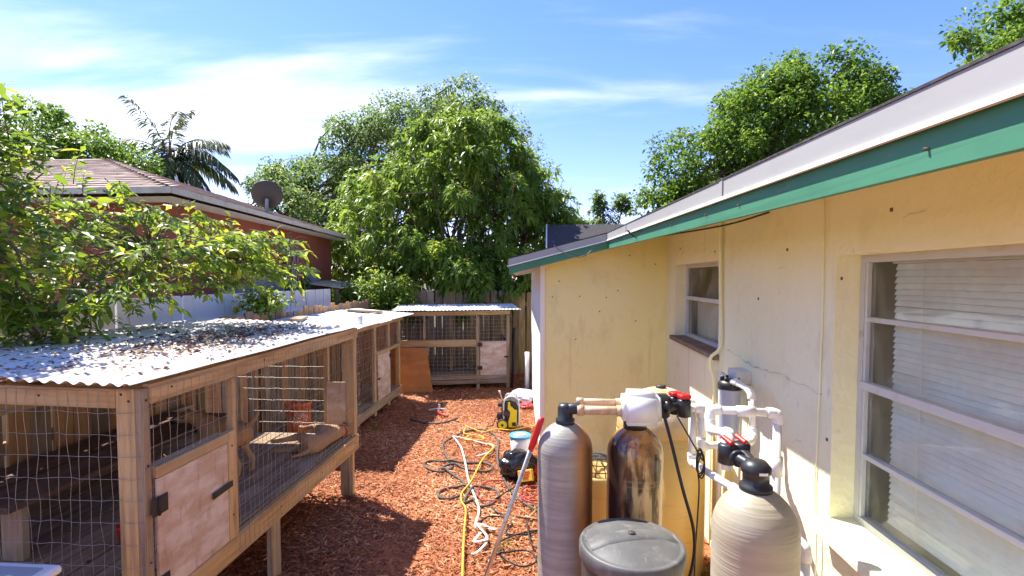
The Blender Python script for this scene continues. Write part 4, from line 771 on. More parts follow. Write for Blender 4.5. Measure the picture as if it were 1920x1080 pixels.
# plumbing
def plumb(name, label, pts, r=.0168, mat='pvc', collars=True):
    th = thing(name, label, 'pipe', pts[0]); o = Vector(pts[0]); P = [Vector(p)-o for p in pts]
    for i in range(len(P)-1):
        d = (P[i+1]-P[i]).normalized(); a = P[i]+d*(.02 if i else 0); b = P[i+1]-d*(.02 if i < len(P)-2 else 0); tube('pipe', [a, b], r, mat, th, 14, 1)
    for i in range(1, len(P)-1):
        d0 = (P[i]-P[i-1]).normalized(); d1 = (P[i+1]-P[i]).normalized(); q = [P[i]-d0*.042, P[i]-d0*.024, P[i]-d0*.009+d1*.009*.4, P[i]+(d1-d0)*.004, P[i]-d0*.004+d1*.009, P[i]+d1*.024, P[i]+d1*.042]; tube('elbow', q, r*1.3, mat, th, 14, 3)
    return th
p1 = plumb('water_pipe', 'white pipe running from the valve block to the blue filter', [(.66, 2.40, 1.44), (.725, 2.42, 1.44), (.725, 2.42, 1.255), (1.06, 2.70, 1.195), (1.115, 2.80, 1.20), (1.115, 2.84, 1.43), (1.12, 3.08, 1.435), (1.13, 3.17, 1.415)])
p2_ = plumb('water_pipe', 'white pipe dropping from the valve block and turning behind the beige tank', [(.645, 2.44, 1.455), (.695, 2.47, 1.455), (.695, 2.46, 1.165), (.765, 2.06, 1.195), (.86, 1.72, 1.15), (.86, 1.72, .02)])
p3_ = plumb('water_pipe', 'square white pipe loop standing over the beige tank', [(.94, 2.12, .02), (.94, 2.12, 1.50), (.675, 2.14, 1.505), (.672, 2.12, 1.425), (.655, 1.86, 1.49), (.612, 1.752, 1.49), (.609, 1.745, 1.40)])
tube('coupling', [(0, 0, 1.22), (0, 0, 1.30)], .023, 'pvc', p3_, 14, 1); tube('coupling', [(-.16, .01, 1.483), (-.09, .005, 1.483)], .023, 'pvc', p3_, 14, 1)
p4_ = plumb('water_pipe', 'white pipe dropping from the blue filter along the wall', [(1.13, 3.28, 1.415), (1.15, 3.42, 1.415), (1.15, 3.44, .02)])
for (x, y, h, lb) in ((1.19, 3.97, 1.06, 'thin grey pipe standing at the wall behind the yellowed tank'), (1.16, 3.55, .98, 'short cream pipe standing beside the yellowed tank')): tag(wtube('standpipe', [(x, y, 0), (x, y, h)], .013, 'pvc_tan' if h < 1 else 'aluminium', None, 10, 1), lb, 'pipe')
fl = thing('water_filter', 'pale blue cylinder filter housing with black cap on the wall', 'water filter', (1.135, 3.22, 1.04))
lathe('housing', [(.045, 0), (.055, .01), (.06, .05), (.062, .3), (.068, .31), (.068, .33)], (0, 0, 0), 'blue_housing', fl, 28); lathe('cap', [(.072, .325), (.072, .355), (.06, .375), (.03, .38)], (0, 0, 0), 'black_plastic', fl, 28)
for k in range(8): a = k*math.pi/4; obj('cap_rib', box_me(.02, .012, .03, .003, 'cr'), 'black_plastic', fl, WM[fl] @ T(Vector((.05*math.cos(a), .05*math.sin(a), .385))) @ Matrix.Rotation(a, 4, 'Z'))
box('bracket', (.07, .03, .40), (.10, .14, .08), 'aluminium', fl)
tag(wtube('drain_hose', [(.53, 2.33, 1.43), (.55, 2.28, 1.33), (.60, 2.26, 1.12), (.655, 2.28, .93), (.665, 2.30, .78), (.62, 2.27, .64), (.56, 2.25, .5), (.5, 2.24, .2)], .0075, 'rubber', None, 8), 'black drain hose hanging from the control head', 'hose')
cl = [(.575, 2.28, 1.44), (.62, 2.26, 1.36), (.66, 2.26, 1.29)]
for k in range(26): a = k*.9; cl.append((.672+.016*math.cos(a)+.0004*k, 2.262+.006*math.sin(a*1.7), 1.245+.055*math.sin(a)-.0012*k))
cl += [(.675, 2.27, 1.1), (.672, 2.3, .8), (.66, 2.3, .3)]; tag(wtube('power_cord', cl, .0035, 'rubber', None, 6, 5), 'thin black cord bundled in a knot beside the yellowed tank', 'cord')
fd = thing('fan_drum', 'tan drum with black wire dome between the silver and brown tanks', 'drum', (.285, 2.80, 0))
lathe('drum', [(.12, 0), (.125, .02), (.125, .95), (.132, .955), (.132, .985), (.12, .985), (.115, .9)], (0, 0, 0), 'tank_yellow', fd, 32)
for k in range(7): tube('wire_rib', [(.12*math.cos(t)*math.cos(k*math.pi/7), .12*math.cos(t)*math.sin(k*math.pi/7), .98+.09*math.sin(t)) for t in np.linspace(0, math.pi, 11)], .003, 'rubber', fd, 5, 1)
for r, z in ((.115, 1.01), (.09, 1.04), (.05, 1.063)): tube('wire_ring', [(r*math.cos(a), r*math.sin(a), z) for a in np.linspace(0, 6.283, 25)], .003, 'rubber', fd, 5, 1)
pl = thing('long_pole', 'steel pole with red grip leaning on the silver tank', 'pole', (-.49, 2.56, 0))
a = Vector((0, 0, 0)); b = Vector((.465, -.20, 1.395)); tube('shaft', [a, a+(b-a)*.89], .0105, 'steel', pl, 12, 1); tube('grip', [a+(b-a)*.885, a+(b-a)*.9, a+(b-a)*.985, b], [.0135, .016, .0165, .012], 'red_plastic', pl, 12, 1)

# ================================================================== THINGS ON THE GROUND
def lay(name, label, cat, pts, r, mat, group=None, lift=.012, flat=None, sm=6, seg=7, waves=0, seed=0):
    g = random.Random(seed); P = smooth_pts([(x, y, lift+r) for x, y in pts], sm); used = []
    # where the line crosses itself it is lifted over the strand below
    for i, p in enumerate(P):
        z = lift+r+g.uniform(0, .003)
        for q in used[:-int(14)] if len(used) > 14 else []:
            if (q[0]-p[0])**2+(q[1]-p[1])**2 < (2.4*r)**2: z = max(z, q[2]+1.9*r)
        p[2] = z; used.append(p)
    for _ in range(2):
        for i in range(1, len(P)-1): P[i][2] = max(P[i][2], .5*(P[i-1][2]+P[i+1][2]))
    v, f = tube_geo(P, r, seg, flat=flat); o = obj(name, mesh(v, f, True), mat); return tag(o, label, cat, group)
lay('garden_hose', 'thick grey hose coiled in wide loops across the mulch', 'hose', [(-.05, 4.3), (-.24, 4.53), (-.37, 4.8), (-.47, 5.14), (-.56, 5.59), (-.62, 6.25), (-.76, 6.57), (-.94, 6.66), (-1.11, 6.51), (-1.25, 6.18), (-1.26, 5.97), (-1.14, 5.61), (-1.03, 5.39), (-1.03, 5.24), (-1.13, 5.16), (-1.29, 5.26), (-1.34, 5.39), (-1.27, 5.47), (-1.07, 5.44), (-.89, 5.43), (-.7, 5.44), (-.59, 5.36), (-.62, 5.21), (-.81, 5.23), (-.99, 5.33), (-1.12, 5.27), (-1.03, 5.15), (-.84, 4.92), (-.79, 4.7), (-.85, 4.55), (-.97, 4.53), (-1.02, 4.63), (-.98, 4.74), (-.83, 4.79), (-.68, 4.71), (-.65, 4.57), (-.75, 4.46), (-.7, 4.76), (-.52, 4.77), (-.45, 4.62), (-.49, 4.45), (-.59, 4.39), (-.67, 4.5)], .0125, 'hose_grey', seed=1)
lay('hose_piece', 'short grey hose length lying beyond the coils', 'hose', [(-1.96, 7.08), (-1.76, 6.94), (-1.55, 6.89), (-1.4, 7.0), (-1.3, 7.19)], .014, 'hose_grey')
for i, (pts, lb) in enumerate((([(-.52, 4.48), (-.44, 4.3), (-.33, 4.25), (-.18, 4.2), (-.04, 4.17)], 'thin black cord lying straight toward the silver tank'),
    ([(-.04, 4.03), (-.14, 3.93), (-.25, 3.91), (-.33, 3.93), (-.29, 4.09), (-.35, 4.19), (-.49, 4.2), (-.56, 4.09)], 'black cord bent in a half loop beside the white strap knot'),
    ([(-.04, 4.0), (-.22, 3.91), (-.32, 3.83), (-.37, 3.75), (-.36, 3.67), (-.3, 3.55), (-.18, 3.46), (-.08, 3.52), (-.1, 3.63), (-.17, 3.67), (-.26, 3.65), (-.37, 3.59)], 'black cord coiled in a round loop beside the silver tank'),
    ([(-.26, 4.96), (-.31, 4.8), (-.39, 4.66), (-.47, 4.52)], 'short black cord running from the black bag'), ([(-.17, 4.12), (-.14, 3.87), (-.11, 3.73), (-.04, 3.67)], 'short black cord hooked behind the silver tank'))):
    lay('power_cord', lb, 'cord', pts, .007, 'rubber', 'black cords on the mulch', .014+.006*i, seed=i)
lay('white_strap', 'long white strap lying across the hose with knotted end', 'strap', [(-.8, 5.6), (-.65, 5.79), (-.66, 6.01), (-.78, 6.06), (-.98, 6.2), (-1.19, 6.31), (-1.15, 6.2), (-1.02, 5.88), (-.9, 5.43), (-.79, 4.96), (-.68, 4.6), (-.59, 4.29), (-.58, 3.99), (-.52, 4.02), (-.46, 3.96), (-.4, 3.96), (-.5, 3.98), (-.57, 3.99), (-.48, 3.87), (-.46, 3.75), (-.51, 3.61), (-.55, 3.58)], .011, 'white_strap', None, .03, .3, seg=8)
lay('white_strap', 'loose white strap end lying by the knot', 'strap', [(-.52, 3.87), (-.55, 3.73), (-.45, 3.77)], .014, 'white_strap', None, .04, .3)
lay('extension_cord', 'yellow cord squiggled beside the pressure washer', 'cord', [(.08, 7.07), (-.25, 6.78), (-.47, 6.62), (-.68, 6.63), (-.84, 6.5), (-1.07, 6.69), (-1.07, 6.42), (-.85, 6.33), (-.8, 6.18), (-1.01, 6.17), (-1.0, 6.32)], .008, 'yellow_cord', None, .035)
lay('extension_cord', 'long yellow cord running along the mulch under the white strap', 'cord', [(-.69, 5.98), (-.64, 5.85), (-.71, 5.49), (-.73, 5.17), (-.75, 4.85), (-.79, 4.59), (-.77, 4.43), (-.7, 4.25), (-.65, 3.86), (-.58, 3.38), (-.52, 3.01)], .008, 'yellow_cord', None, .045)
lay('red_hose', 'thin red hose looped on the mulch behind the silver tank', 'hose', [(-.42, 4.95), (-.57, 4.93), (-.65, 4.78), (-.64, 4.6), (-.58, 4.49), (-.38, 4.49), (-.26, 4.47), (-.11, 4.61), (-.05, 4.75), (-.1, 4.84), (-.2, 4.8), (-.25, 4.68), (-.2, 4.52), (-.06, 4.46), (.02, 4.58), (-.04, 4.7), (-.16, 4.72), (-.21, 4.62), (-.14, 4.52), (0, 4.55)], .006, 'red_hose', None, .03)
sk = thing('sprinkler', 'small metal sprinkler with red handle lying on the mulch', 'sprinkler', (-1.66, 7.5, .02))
tube('stem', [(0, 0, 0), (.02, .02, .06), (.02, .03, .12)], .016, 'aluminium', sk, 8); tube('crossbar', [(-.14, .02, .03), (.0, .03, .05), (.14, .05, .03)], .012, 'aluminium', sk, 8); tube('handle', [(.02, -.05, .03), (.1, -.2, .03), (.22, -.3, .03)], .018, 'red_plastic', sk, 8)
# pressure washer
pw = thing('pressure_washer', 'yellow and black pressure washer standing on the mulch', 'pressure washer', (-.52, 6.80, .012), R(3))
def slab(outline, y0, y1): 
    n = len(outline); return mesh([(x, y, z) for y in (y0, y1) for x, z in outline], [tuple(range(n)), tuple(reversed(range(n, 2*n)))]+[((i+1) % n, i, n+i, n+(i+1) % n) for i in range(n)])
obj('body', slab([(-.10, .04), (.10, .03), (.125, .10), (.13, .30), (.10, .37), (.02, .40), (-.07, .38), (-.10, .30)], -.06, .14), 'black_plastic', pw)
obj('yellow_panel', slab([(-.005, .035), (.09, .035), (.105, .08), (.11, .27), (.075, .27), (.05, .30), (.02, .32), (.015, .375), (-.012, .37), (-.015, .28), (.02, .24), (.01, .17), (-.005, .13)], -.082, -.055), 'yellow_plastic', pw)
obj('dark_grille', box_me(.05, .012, .05, .004, 'g'), 'black_plastic', pw, WM[pw] @ T(Vector((.07, -.085, .08)))); obj('gauge_box', box_me(.085, .03, .075, .008, 'g'), 'dish_grey', pw, WM[pw] @ T(Vector((-.03, -.08, .225)))); obj('pump', box_me(.07, .10, .10, .01, 'g'), 'black_plastic', pw, WM[pw] @ T(Vector((-.125, -.02, .17))))
obj('motor_top', box_me(.06, .08, .05, .01, 'g'), 'rubber', pw, WM[pw] @ T(Vector((-.12, -.02, .33))))
tube('frame', [(-.07, -.07, .12), (-.07, -.07, .36), (-.03, -.06, .43), (.05, -.05, .445), (.12, -.05, .40), (.135, -.05, .30), (.135, -.05, .08), (.10, -.05, .03)], .011, 'aluminium', pw, 8); tube('frame', [(-.06, .1, .1), (-.05, .1, .40), (.02, .1, .45), (.11, .1, .40), (.12, .1, .1)], .011, 'aluminium', pw, 8)
tube('spray_wand', [(-.09, -.03, .36), (-.105, -.03, .44), (-.125, -.05, .50)], .008, 'steel', pw, 8); lathe('wand_tip', [(.006, 0), (.014, .01), (.014, .03), (.004, .035)], (-.127, -.05, .495), 'white_plastic', pw, 10); tube('power_lead', [(-.15, -.03, .2), (-.19, -.05, .12), (-.22, -.02, .05), (-.30, .02, .015)], .006, 'rubber', pw, 6)
for x, y in ((-.085, -.10), (-.085, .16)):
    wh = lathe('wheel', [(.03, -.016), (.07, -.018), (.077, -.01), (.077, .01), (.07, .018), (.03, .016)], (x, y, .077), 'rubber', pw, 28, Matrix.Rotation(R(90), 4, 'X'))
    lathe('rim', [(.001, -.021), (.02, -.021), (.024, -.017), (.052, -.017), (.056, -.021), (.06, -.018), (.06, .018), (.001, .018)], (x, y, .077), 'yellow_plastic', wh and pw, 24, Matrix.Rotation(R(-90), 4, 'X')); lathe('hub', [(.001, -.026), (.018, -.026), (.018, .02), (.001, .02)], (x, y, .077), 'black_plastic', pw, 16, Matrix.Rotation(R(-90), 4, 'X'))
# bucket with blue lid, black bag, orange box
bu = thing('bucket', 'white plastic bucket with bright blue lid beside the house corner', 'bucket', (-.31, 5.72, .01))
lathe('body', [(.095, 0), (.1, .01), (.115, .235)], (0, 0, 0), 'white_plastic', bu, 32); bl = lathe('lid', [(.118, .225), (.126, .23), (.126, .25), (.118, .258), (.11, .254), (.1, .25), (.001, .25)], (0, 0, 0), 'blue_lid', bu, 36); lathe('lid_label', [(.08, .249), (.08, .2535), (.001, .254)], (0, 0, 0), 'peach', bl and bu, 28)
tube('handle', [(.118, 0, .21), (.13, -.05, .16), (.10, -.12, .12)], .003, 'wire', bu, 6)
def crumple(name, c, s, mat, seed, amp=.18, fr=3, label=None, cat=None):
    bm = bmesh.new(); bmesh.ops.create_icosphere(bm, subdivisions=5, radius=1); g = np.random.default_rng(seed); K = g.normal(0, fr, (22, 3)); ph = g.uniform(0, 6.3, 22)
    for v in bm.verts:
        p = np.array(v.co); k = 1+amp*float(np.sum(np.abs(np.sin(K@p+ph))-.6)/6); q = p*k; v.co = Vector((q[0]*s[0], q[1]*s[1], max(q[2]*s[2], -s[2]*.72)))
    me = bpy.data.meshes.new(name); bm.to_mesh(me); bm.free(); o = obj(name, me, mat, None, T(Vector(c)), True); return tag(o, label, cat)
crumple('plastic_bag', (-.30, 5.13, .125), (.19, .15, .165), 'bag_plastic', 4, .22, 3.4, 'crumpled shiny black plastic bag lying before the blue lidded bucket', 'bag')
ob = thing('box', 'small yellow orange carton leaning on the black bag', 'box', (-.21, 4.94, .02), R(-20)); obj('carton', box_me(.15, .05, .11, .004, 'or'), 'yellow_cord', ob, WM[ob] @ T(Vector((0, 0, .075))) @ Matrix.Rotation(R(-24), 4, 'X') @ Matrix.Rotation(R(-16), 4, 'Y'))
for k in range(3): obj('print_stroke', box_me(.10-.02*k, .004, .012, 0, 'or'), 'red_plastic', ob, WM[ob] @ T(Vector((0, 0, .075))) @ Matrix.Rotation(R(-24), 4, 'X') @ Matrix.Rotation(R(-16), 4, 'Y') @ T(Vector((0, -.0265, .03-.026*k))))
crumple('red_rag', (-.12, 5.12, .07), (.07, .08, .07), 'red_hose', 8, .25, 3, 'crumpled red cloth tucked behind the black bag', 'cloth')
crumple('tarp', (-.42, 8.4, .08), (.22, .3, .10), 'tarp', 12, .22, 3, 'crumpled pale blue tarp on the ground near the back fence', 'tarp')
tag(wtube('downspout', [(-.36, 8.9, .02), (-.36, 8.9, .75)], .04, 'vinyl', None, 10, 1), 'short white pipe standing near the back fence', 'pipe')
crumple('red_rag', (-.33, 7.9, .05), (.1, .12, .05), 'red_hose', 15, .25, 3, 'red rag on the ground beside the pale tarp', 'cloth')
# loose leaves and pale scraps in the mulch, grass tufts at the tank foot
g = np.random.default_rng(21); n = 260; x = g.uniform(-2.4, .2, n); y = g.uniform(2.6, 8.8, n); a = g.uniform(0, 6.3, n)
tag(obj('fallen_leaves', leaves_me(np.stack([x, y, np.full(n, .02)], 1), np.stack([np.cos(a), np.sin(a), g.normal(0, .2, n)], 1), g.uniform(.03, .06, n), g.uniform(.012, .025, n), g, .1, rnd=g.uniform(.5, 1, n)), 'litter'), 'scattered dry leaves on the mulch', 'leaves', kind='stuff')
n = 420; c = np.array([(-.17, 5.0), (-.05, 4.35), (-.32, 3.75), (1.05, 3.5), (.95, 3.1), (-.95, 8.9), (-2.3, 6.6)]); k = g.integers(0, len(c), n); P = np.concatenate([c[k]+g.normal(0, .05, (n, 2)), np.zeros((n, 1))], 1)
tag(obj('grass_tufts', leaves_me(P, np.stack([g.normal(0, .4, n), g.normal(0, .4, n), np.ones(n)], 1), g.uniform(.05, .13, n), g.uniform(.003, .006, n), g, .25), 'leaf_right'), 'short green grass tufts growing through the mulch', 'grass', kind='stuff')
# ================================================================== TREES
def limb_geo(p0, p1, r0, r1, g, n=7, wob=.12):
    p0 = np.array(p0, float); p1 = np.array(p1, float); L = np.linalg.norm(p1-p0); t = np.linspace(0, 1, n)[:, None]
    P = p0+(p1-p0)*t; P[1:-1] += g.normal(0, wob*L*.18, (n-2, 3)); return P, np.linspace(r0, r1, n)
def tree(name, label, base, lobes, leaf, n_leaf, ll, lw, seed, trunk_r=.25, clump=.5, n_clump=240, droop=.3, group=None, fork=.45, depth=.55, cat='tree', trunk_top=None, in_fill=.25):
    """lobes: (centre, radii, weight); foliage grows in clumps on each lobe's lumpy shell and inside it"""
    g = np.random.default_rng(seed); base = np.array(base, float); th = thing(name, label, cat, base, 0, group); C_ = []
    wt = np.array([l[2] for l in lobes], float); wt /= wt.sum()
    for (c, r, _), w in zip(lobes, wt):
        k = int(n_clump*w)+1; d = unit(g.normal(0, 1, (k, 3))); d[:, 2] = np.where(d[:, 2] < -.55, -d[:, 2], d[:, 2]); s = np.where(g.random(k) < in_fill, g.uniform(.25, .75, k), g.uniform(.78, 1.04, k))
        C_.append(np.array(c)+d*s[:, None]*np.array(r))
    C_ = np.concatenate(C_); cr = clump*g.uniform(.55, 1.35, len(C_)); sh = g.normal(0, .13, len(C_))
    k = g.integers(0, len(C_), n_leaf); dd = unit(g.normal(0, 1, (n_leaf, 3))); rad = g.random(n_leaf)**.4; P = C_[k]+dd*(cr[k]*rad)[:, None]*np.array((1, 1, .72))
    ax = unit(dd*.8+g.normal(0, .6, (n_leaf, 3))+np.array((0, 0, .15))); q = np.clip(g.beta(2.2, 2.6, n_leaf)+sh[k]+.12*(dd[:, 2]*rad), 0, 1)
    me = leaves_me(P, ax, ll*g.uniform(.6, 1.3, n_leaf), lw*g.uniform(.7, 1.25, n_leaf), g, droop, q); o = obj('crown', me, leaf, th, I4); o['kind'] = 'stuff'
    # trunk and limbs reach towards the clumps
    ct = np.mean([l[0] for l in lobes], 0); tt = np.array(trunk_top if trunk_top is not None else base+(ct-base)*fork); parts = [limb_geo(base-np.array((0, 0, .1)), tt, trunk_r, trunk_r*.72, g, 7, .06)]; obj('trunk', tubes(parts, 9), 'bark', th, I4)
    parts = []
    for (c, r, _) in lobes:
        c = np.array(c); m_ = c-np.array((0, 0, r[2]*.25)); parts.append(limb_geo(tt-np.array((0, 0, .2)), m_, trunk_r*.6, trunk_r*.3, g)); near = C_[np.argsort(np.linalg.norm((C_-c)/np.array(r), axis=1))]
        for e in near[g.integers(0, len(near), 9)]: parts.append(limb_geo(m_+g.normal(0, .1, 3), e, trunk_r*.22, trunk_r*.05, g, 6, .2))
    o = obj('limbs', tubes(parts, 6), 'bark', th, I4); return th, C_
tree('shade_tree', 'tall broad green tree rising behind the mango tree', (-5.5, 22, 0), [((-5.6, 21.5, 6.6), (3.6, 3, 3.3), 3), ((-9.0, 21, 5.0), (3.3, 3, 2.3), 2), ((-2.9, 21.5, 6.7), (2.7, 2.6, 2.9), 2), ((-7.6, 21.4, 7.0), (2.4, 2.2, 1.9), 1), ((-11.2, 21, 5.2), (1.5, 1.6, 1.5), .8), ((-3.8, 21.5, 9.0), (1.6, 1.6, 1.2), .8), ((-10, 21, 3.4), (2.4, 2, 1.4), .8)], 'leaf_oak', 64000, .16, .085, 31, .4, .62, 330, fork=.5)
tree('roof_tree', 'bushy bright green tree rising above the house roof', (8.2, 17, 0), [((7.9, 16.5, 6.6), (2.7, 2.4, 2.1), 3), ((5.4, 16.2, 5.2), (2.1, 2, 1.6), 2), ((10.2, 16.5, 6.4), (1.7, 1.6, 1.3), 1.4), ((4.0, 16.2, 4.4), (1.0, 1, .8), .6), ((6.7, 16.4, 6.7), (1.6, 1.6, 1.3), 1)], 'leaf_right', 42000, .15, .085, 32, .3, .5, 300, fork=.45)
tree('roof_tree', 'green treetop past the upper roof edge, smaller than the bushy tree', (13.2, 15, 0), [((13.0, 14.5, 7.9), (2.3, 2, 1.5), 2), ((11.2, 14.2, 7.1), (1.0, 1, .7), .7), ((14.5, 14.5, 8.2), (2, 1.8, 1.2), 1)], 'leaf_right', 20000, .15, .085, 33, .3, .5, 140, fork=.5)
tree('sapling', 'sparse thin treetop beyond the dark shingle roof', (2.0, 18, 0), [((1.75, 18, 4.45), (.22, .25, .55), 1), ((2.6, 18, 4.5), (.35, .3, .45), 1), ((2.1, 18, 3.9), (.8, .4, .3), .8)], 'leaf_oak', 1500, .17, .08, 34, .06, .2, 34, fork=.8, in_fill=.5)
tree('far_tree', 'distant hazy treetop over the dark shingle roof', (2.0, 40, 0), [((1.9, 40, 5.5), (2.0, 1.5, 1.1), 1)], 'leaf_oak', 5000, .25, .14, 35, .2, .5, 40)
tree('yard_tree', 'leafy green tree behind the red house at the palm', (-18, 17, 0), [((-18.3, 17, 6.3), (2.6, 2.4, 1.9), 2), ((-15.6, 17, 5.6), (1.7, 1.6, 1.3), 1.2), ((-20, 17, 5), (2.5, 2, 2), 1)], 'leaf_right', 20000, .17, .10, 36, .25, .5, 150)
tree('hedge_shrub', 'dark leafy shrub crowding the back corner of the fence', (-3.3, 10.1, 0), [((-3.3, 10.2, 1.5), (.7, .5, .6), 1), ((-3.9, 9.9, 1.35), (.5, .4, .5), .6)], 'leaf_mango', 3600, .13, .05, 37, .05, .3, 50, .5, cat='shrub')
tree('climber', 'bright green climbing plant above the low picket fence', (-3.62, 6.2, 0), [((-3.62, 6.2, 1.72), (.28, .32, .17), 1)], 'leaf_shrub', 420, .09, .05, 38, .02, .14, 14, .4, cat='shrub')
tree('climber', 'small green creeper hanging on the dead vine stem', (on_wall(8.75)+.16, 8.78, 0), [((on_wall(8.75)+.2, 8.85, 1.85), (.12, .2, .25), 1)], 'leaf_right', 420, .08, .05, 39, .02, .12, 12, .4, cat='shrub')
# mango: rosettes of long hanging leaves at the twig ends, with flower stalks
def mango():
    g = np.random.default_rng(44); base = np.array((-2.5, 13.3, 0)); th = thing('mango_tree', 'dense round mango tree with hanging leaves and flower stalks behind the pens', 'tree', base)
    lobes = [((-2.55, 13.2, 3.0), (2.95, 2.6, 2.55), 5), ((-2.1, 13.1, 4.7), (1.7, 1.6, 1.5), 2.2), ((-4.2, 13.0, 3.3), (1.45, 1.5, 1.3), 1.2), ((-.6, 13.0, 3.0), (1.25, 1.4, 1.4), 1.2), ((-2.2, 11.6, 1.9), (1.9, 1.15, .95), 2.3), ((-.05, 13.2, 3.6), (.7, .8, .55), .5), ((-4.4, 12.2, 1.7), (.9, .9, .7), .5)]
    R_ = []; O = []; YC = []; wt = np.array([l[2] for l in lobes]); wt = wt/wt.sum()
    for (c, r, _), w in zip(lobes, wt):
        k = int(560*w)+2; d = unit(g.normal(0, 1, (k, 3))); d[:, 2] = np.where(d[:, 2] < -.6, -d[:, 2], d[:, 2]); sc = np.where(g.random(k) < .27, g.uniform(.4, .8, k), g.uniform(.86, 1.06, k))
        cc = np.array(c)+d*sc[:, None]*np.array(r); m2 = 7; off = g.normal(0, .135, (k*m2, 3))*np.array((1, 1, .8)); R_.append(np.repeat(cc, m2, 0)+off); O.append(unit(np.repeat(d, m2, 0)+off*2.2)); YC.append(np.repeat(g.beta(1.5, 2.6, k), m2))
    R_ = np.concatenate(R_); O = np.concatenate(O); ok = R_[:, 2] > .9; R_ = R_[ok]; O = O[ok]; YC = np.concatenate(YC)[ok]; m_ = 13; n = len(R_)*m_; P = np.repeat(R_, m_, 0); ou = np.repeat(O, m_, 0); young = np.repeat(.6*YC+.4*g.beta(1.5, 3, len(R_)), m_)
    ax = unit(ou*.55+unit(g.normal(0, 1, (n, 3)))*1.0+np.array((0, 0, -.02))); q = np.clip(.28*g.random(n)+.75*young, 0, 1)
    o = obj('crown', leaves_me(P+ax*.02, ax, g.uniform(.15, .27, n), g.uniform(.048, .072, n), g, .5, q), 'leaf_mango', th, I4); o['kind'] = 'stuff'
    obj('trunk', tubes([limb_geo(base, (-2.45, 13.2, 1.5), .22, .17, g)], 10), 'bark', th, I4)
    parts = []
    for (c, r, _) in lobes:
        parts.append(limb_geo((-2.45, 13.2, 1.4), np.array(c)*np.array((1, 1, .9)), .11, .05, g))
        for e in R_[g.integers(0, len(R_), 12)]: parts.append(limb_geo(c, c+(e-c)*.9, .03, .008, g, 6, .2))
    obj('limbs', tubes(parts, 6), 'bark', th, I4)
    parts = []; idx = np.where((O[:, 2] > -.3) & (R_[:, 1] < 13.4))[0]
    for i in g.choice(idx, 230, False):
        d = unit(O[i]*.8+np.array((0, -.1, .75))+g.normal(0, .25, 3)); p = R_[i]; L = g.uniform(.22, .45); e = p+d*L; parts.append(([p, p+d*L*.5+g.normal(0, .015, 3), e], [.008, .006, .003]))
        for k in range(6): t = g.uniform(.3, .95); a = p+d*L*t; parts.append(([a, a+unit(d+g.normal(0, .9, 3))*L*.38*(1.1-t)], [.004, .002]))
    o = obj('flower_stalks', tubes(parts, 4, False), 'panicle', th, I4); o['kind'] = 'stuff'
mango()
# palm
def palm():
    g = np.random.default_rng(51); b = np.array((-15.6, 20.0, 0)); th = thing('palm_tree', 'coconut palm with windblown fronds behind the red house', 'palm tree', b); top = b+np.array((.15, 0, 6.7))
    obj('trunk', tubes([limb_geo(b, top, .17, .13, g, 8, .03)], 10), 'bark', th, I4); obj('crown_shaft', tubes([([top-np.array((0, 0, .25)), top+np.array((0, 0, .3)), top+np.array((0, 0, .7))], [.17, .2, .1])], 8), 'bark', th, I4)
    dirs = [(-1, .1, .35, 2.6), (-.7, -.5, .9, 2.4), (-.25, .2, 1.6, 2.5), (.1, -.4, 1.6, 2.6), (.5, .3, 1.3, 2.5), (.9, -.2, .8, 2.8), (1, .3, .35, 2.9), (.95, -.4, .05, 2.6), (.7, .3, -.5, 2.2), (-.6, -.4, -.3, 2.0), (-.95, .4, .0, 2.4), (.3, .9, .5, 2.4), (-.4, .9, .5, 2.4), (.2, -.9, .2, 2.2), (-.35, -.2, 1.1, 2.7), (.75, -.1, 1.1, 2.8), (.5, -.5, -.8, 1.7), (.95, .1, .6, 3.0)]
    for dx, dy, dz, L in dirs:
        d = unit(np.array((dx, dy, dz))); p = top+np.array((0, 0, .3)); n = 15; S_ = [p]
        for k in range(n): d = unit(d+np.array((.035, 0, -.115))); S_.append(S_[-1]+d*L/n)
        S_ = np.array(S_); tg = np.gradient(S_, axis=0); fr = obj('frond', tubes([(S_, np.linspace(.03, .006, n+1))], 5), 'leaf_palm', th, I4); ps = []; ax = []; ln = []
        for k in range(2, n+1):
            for j in range(4):
                for s in (-1, 1):
                    a = S_[k-1]+(S_[k]-S_[k-1])*j/4; sd = unit(np.cross(tg[k], (0, 0, 1))); ps.append(a); ax.append(unit(sd*s*.75+unit(tg[k])*.6+np.array((.1, 0, -.45))+g.normal(0, .12, 3))); ln.append(.62*(math.sin(math.pi*min(1, (k+1)/(n+2)))**.5)*g.uniform(.8, 1.1)+.12)
        nl = len(ps); obj('leaflets', leaves_me(np.array(ps), np.array(ax), np.array(ln), np.full(nl, .075), g, .35, np.clip(g.beta(2, 2, nl)+(.25 if dz > .9 else 0), 0, 1)), 'leaf_palm', fr, I4)
palm()
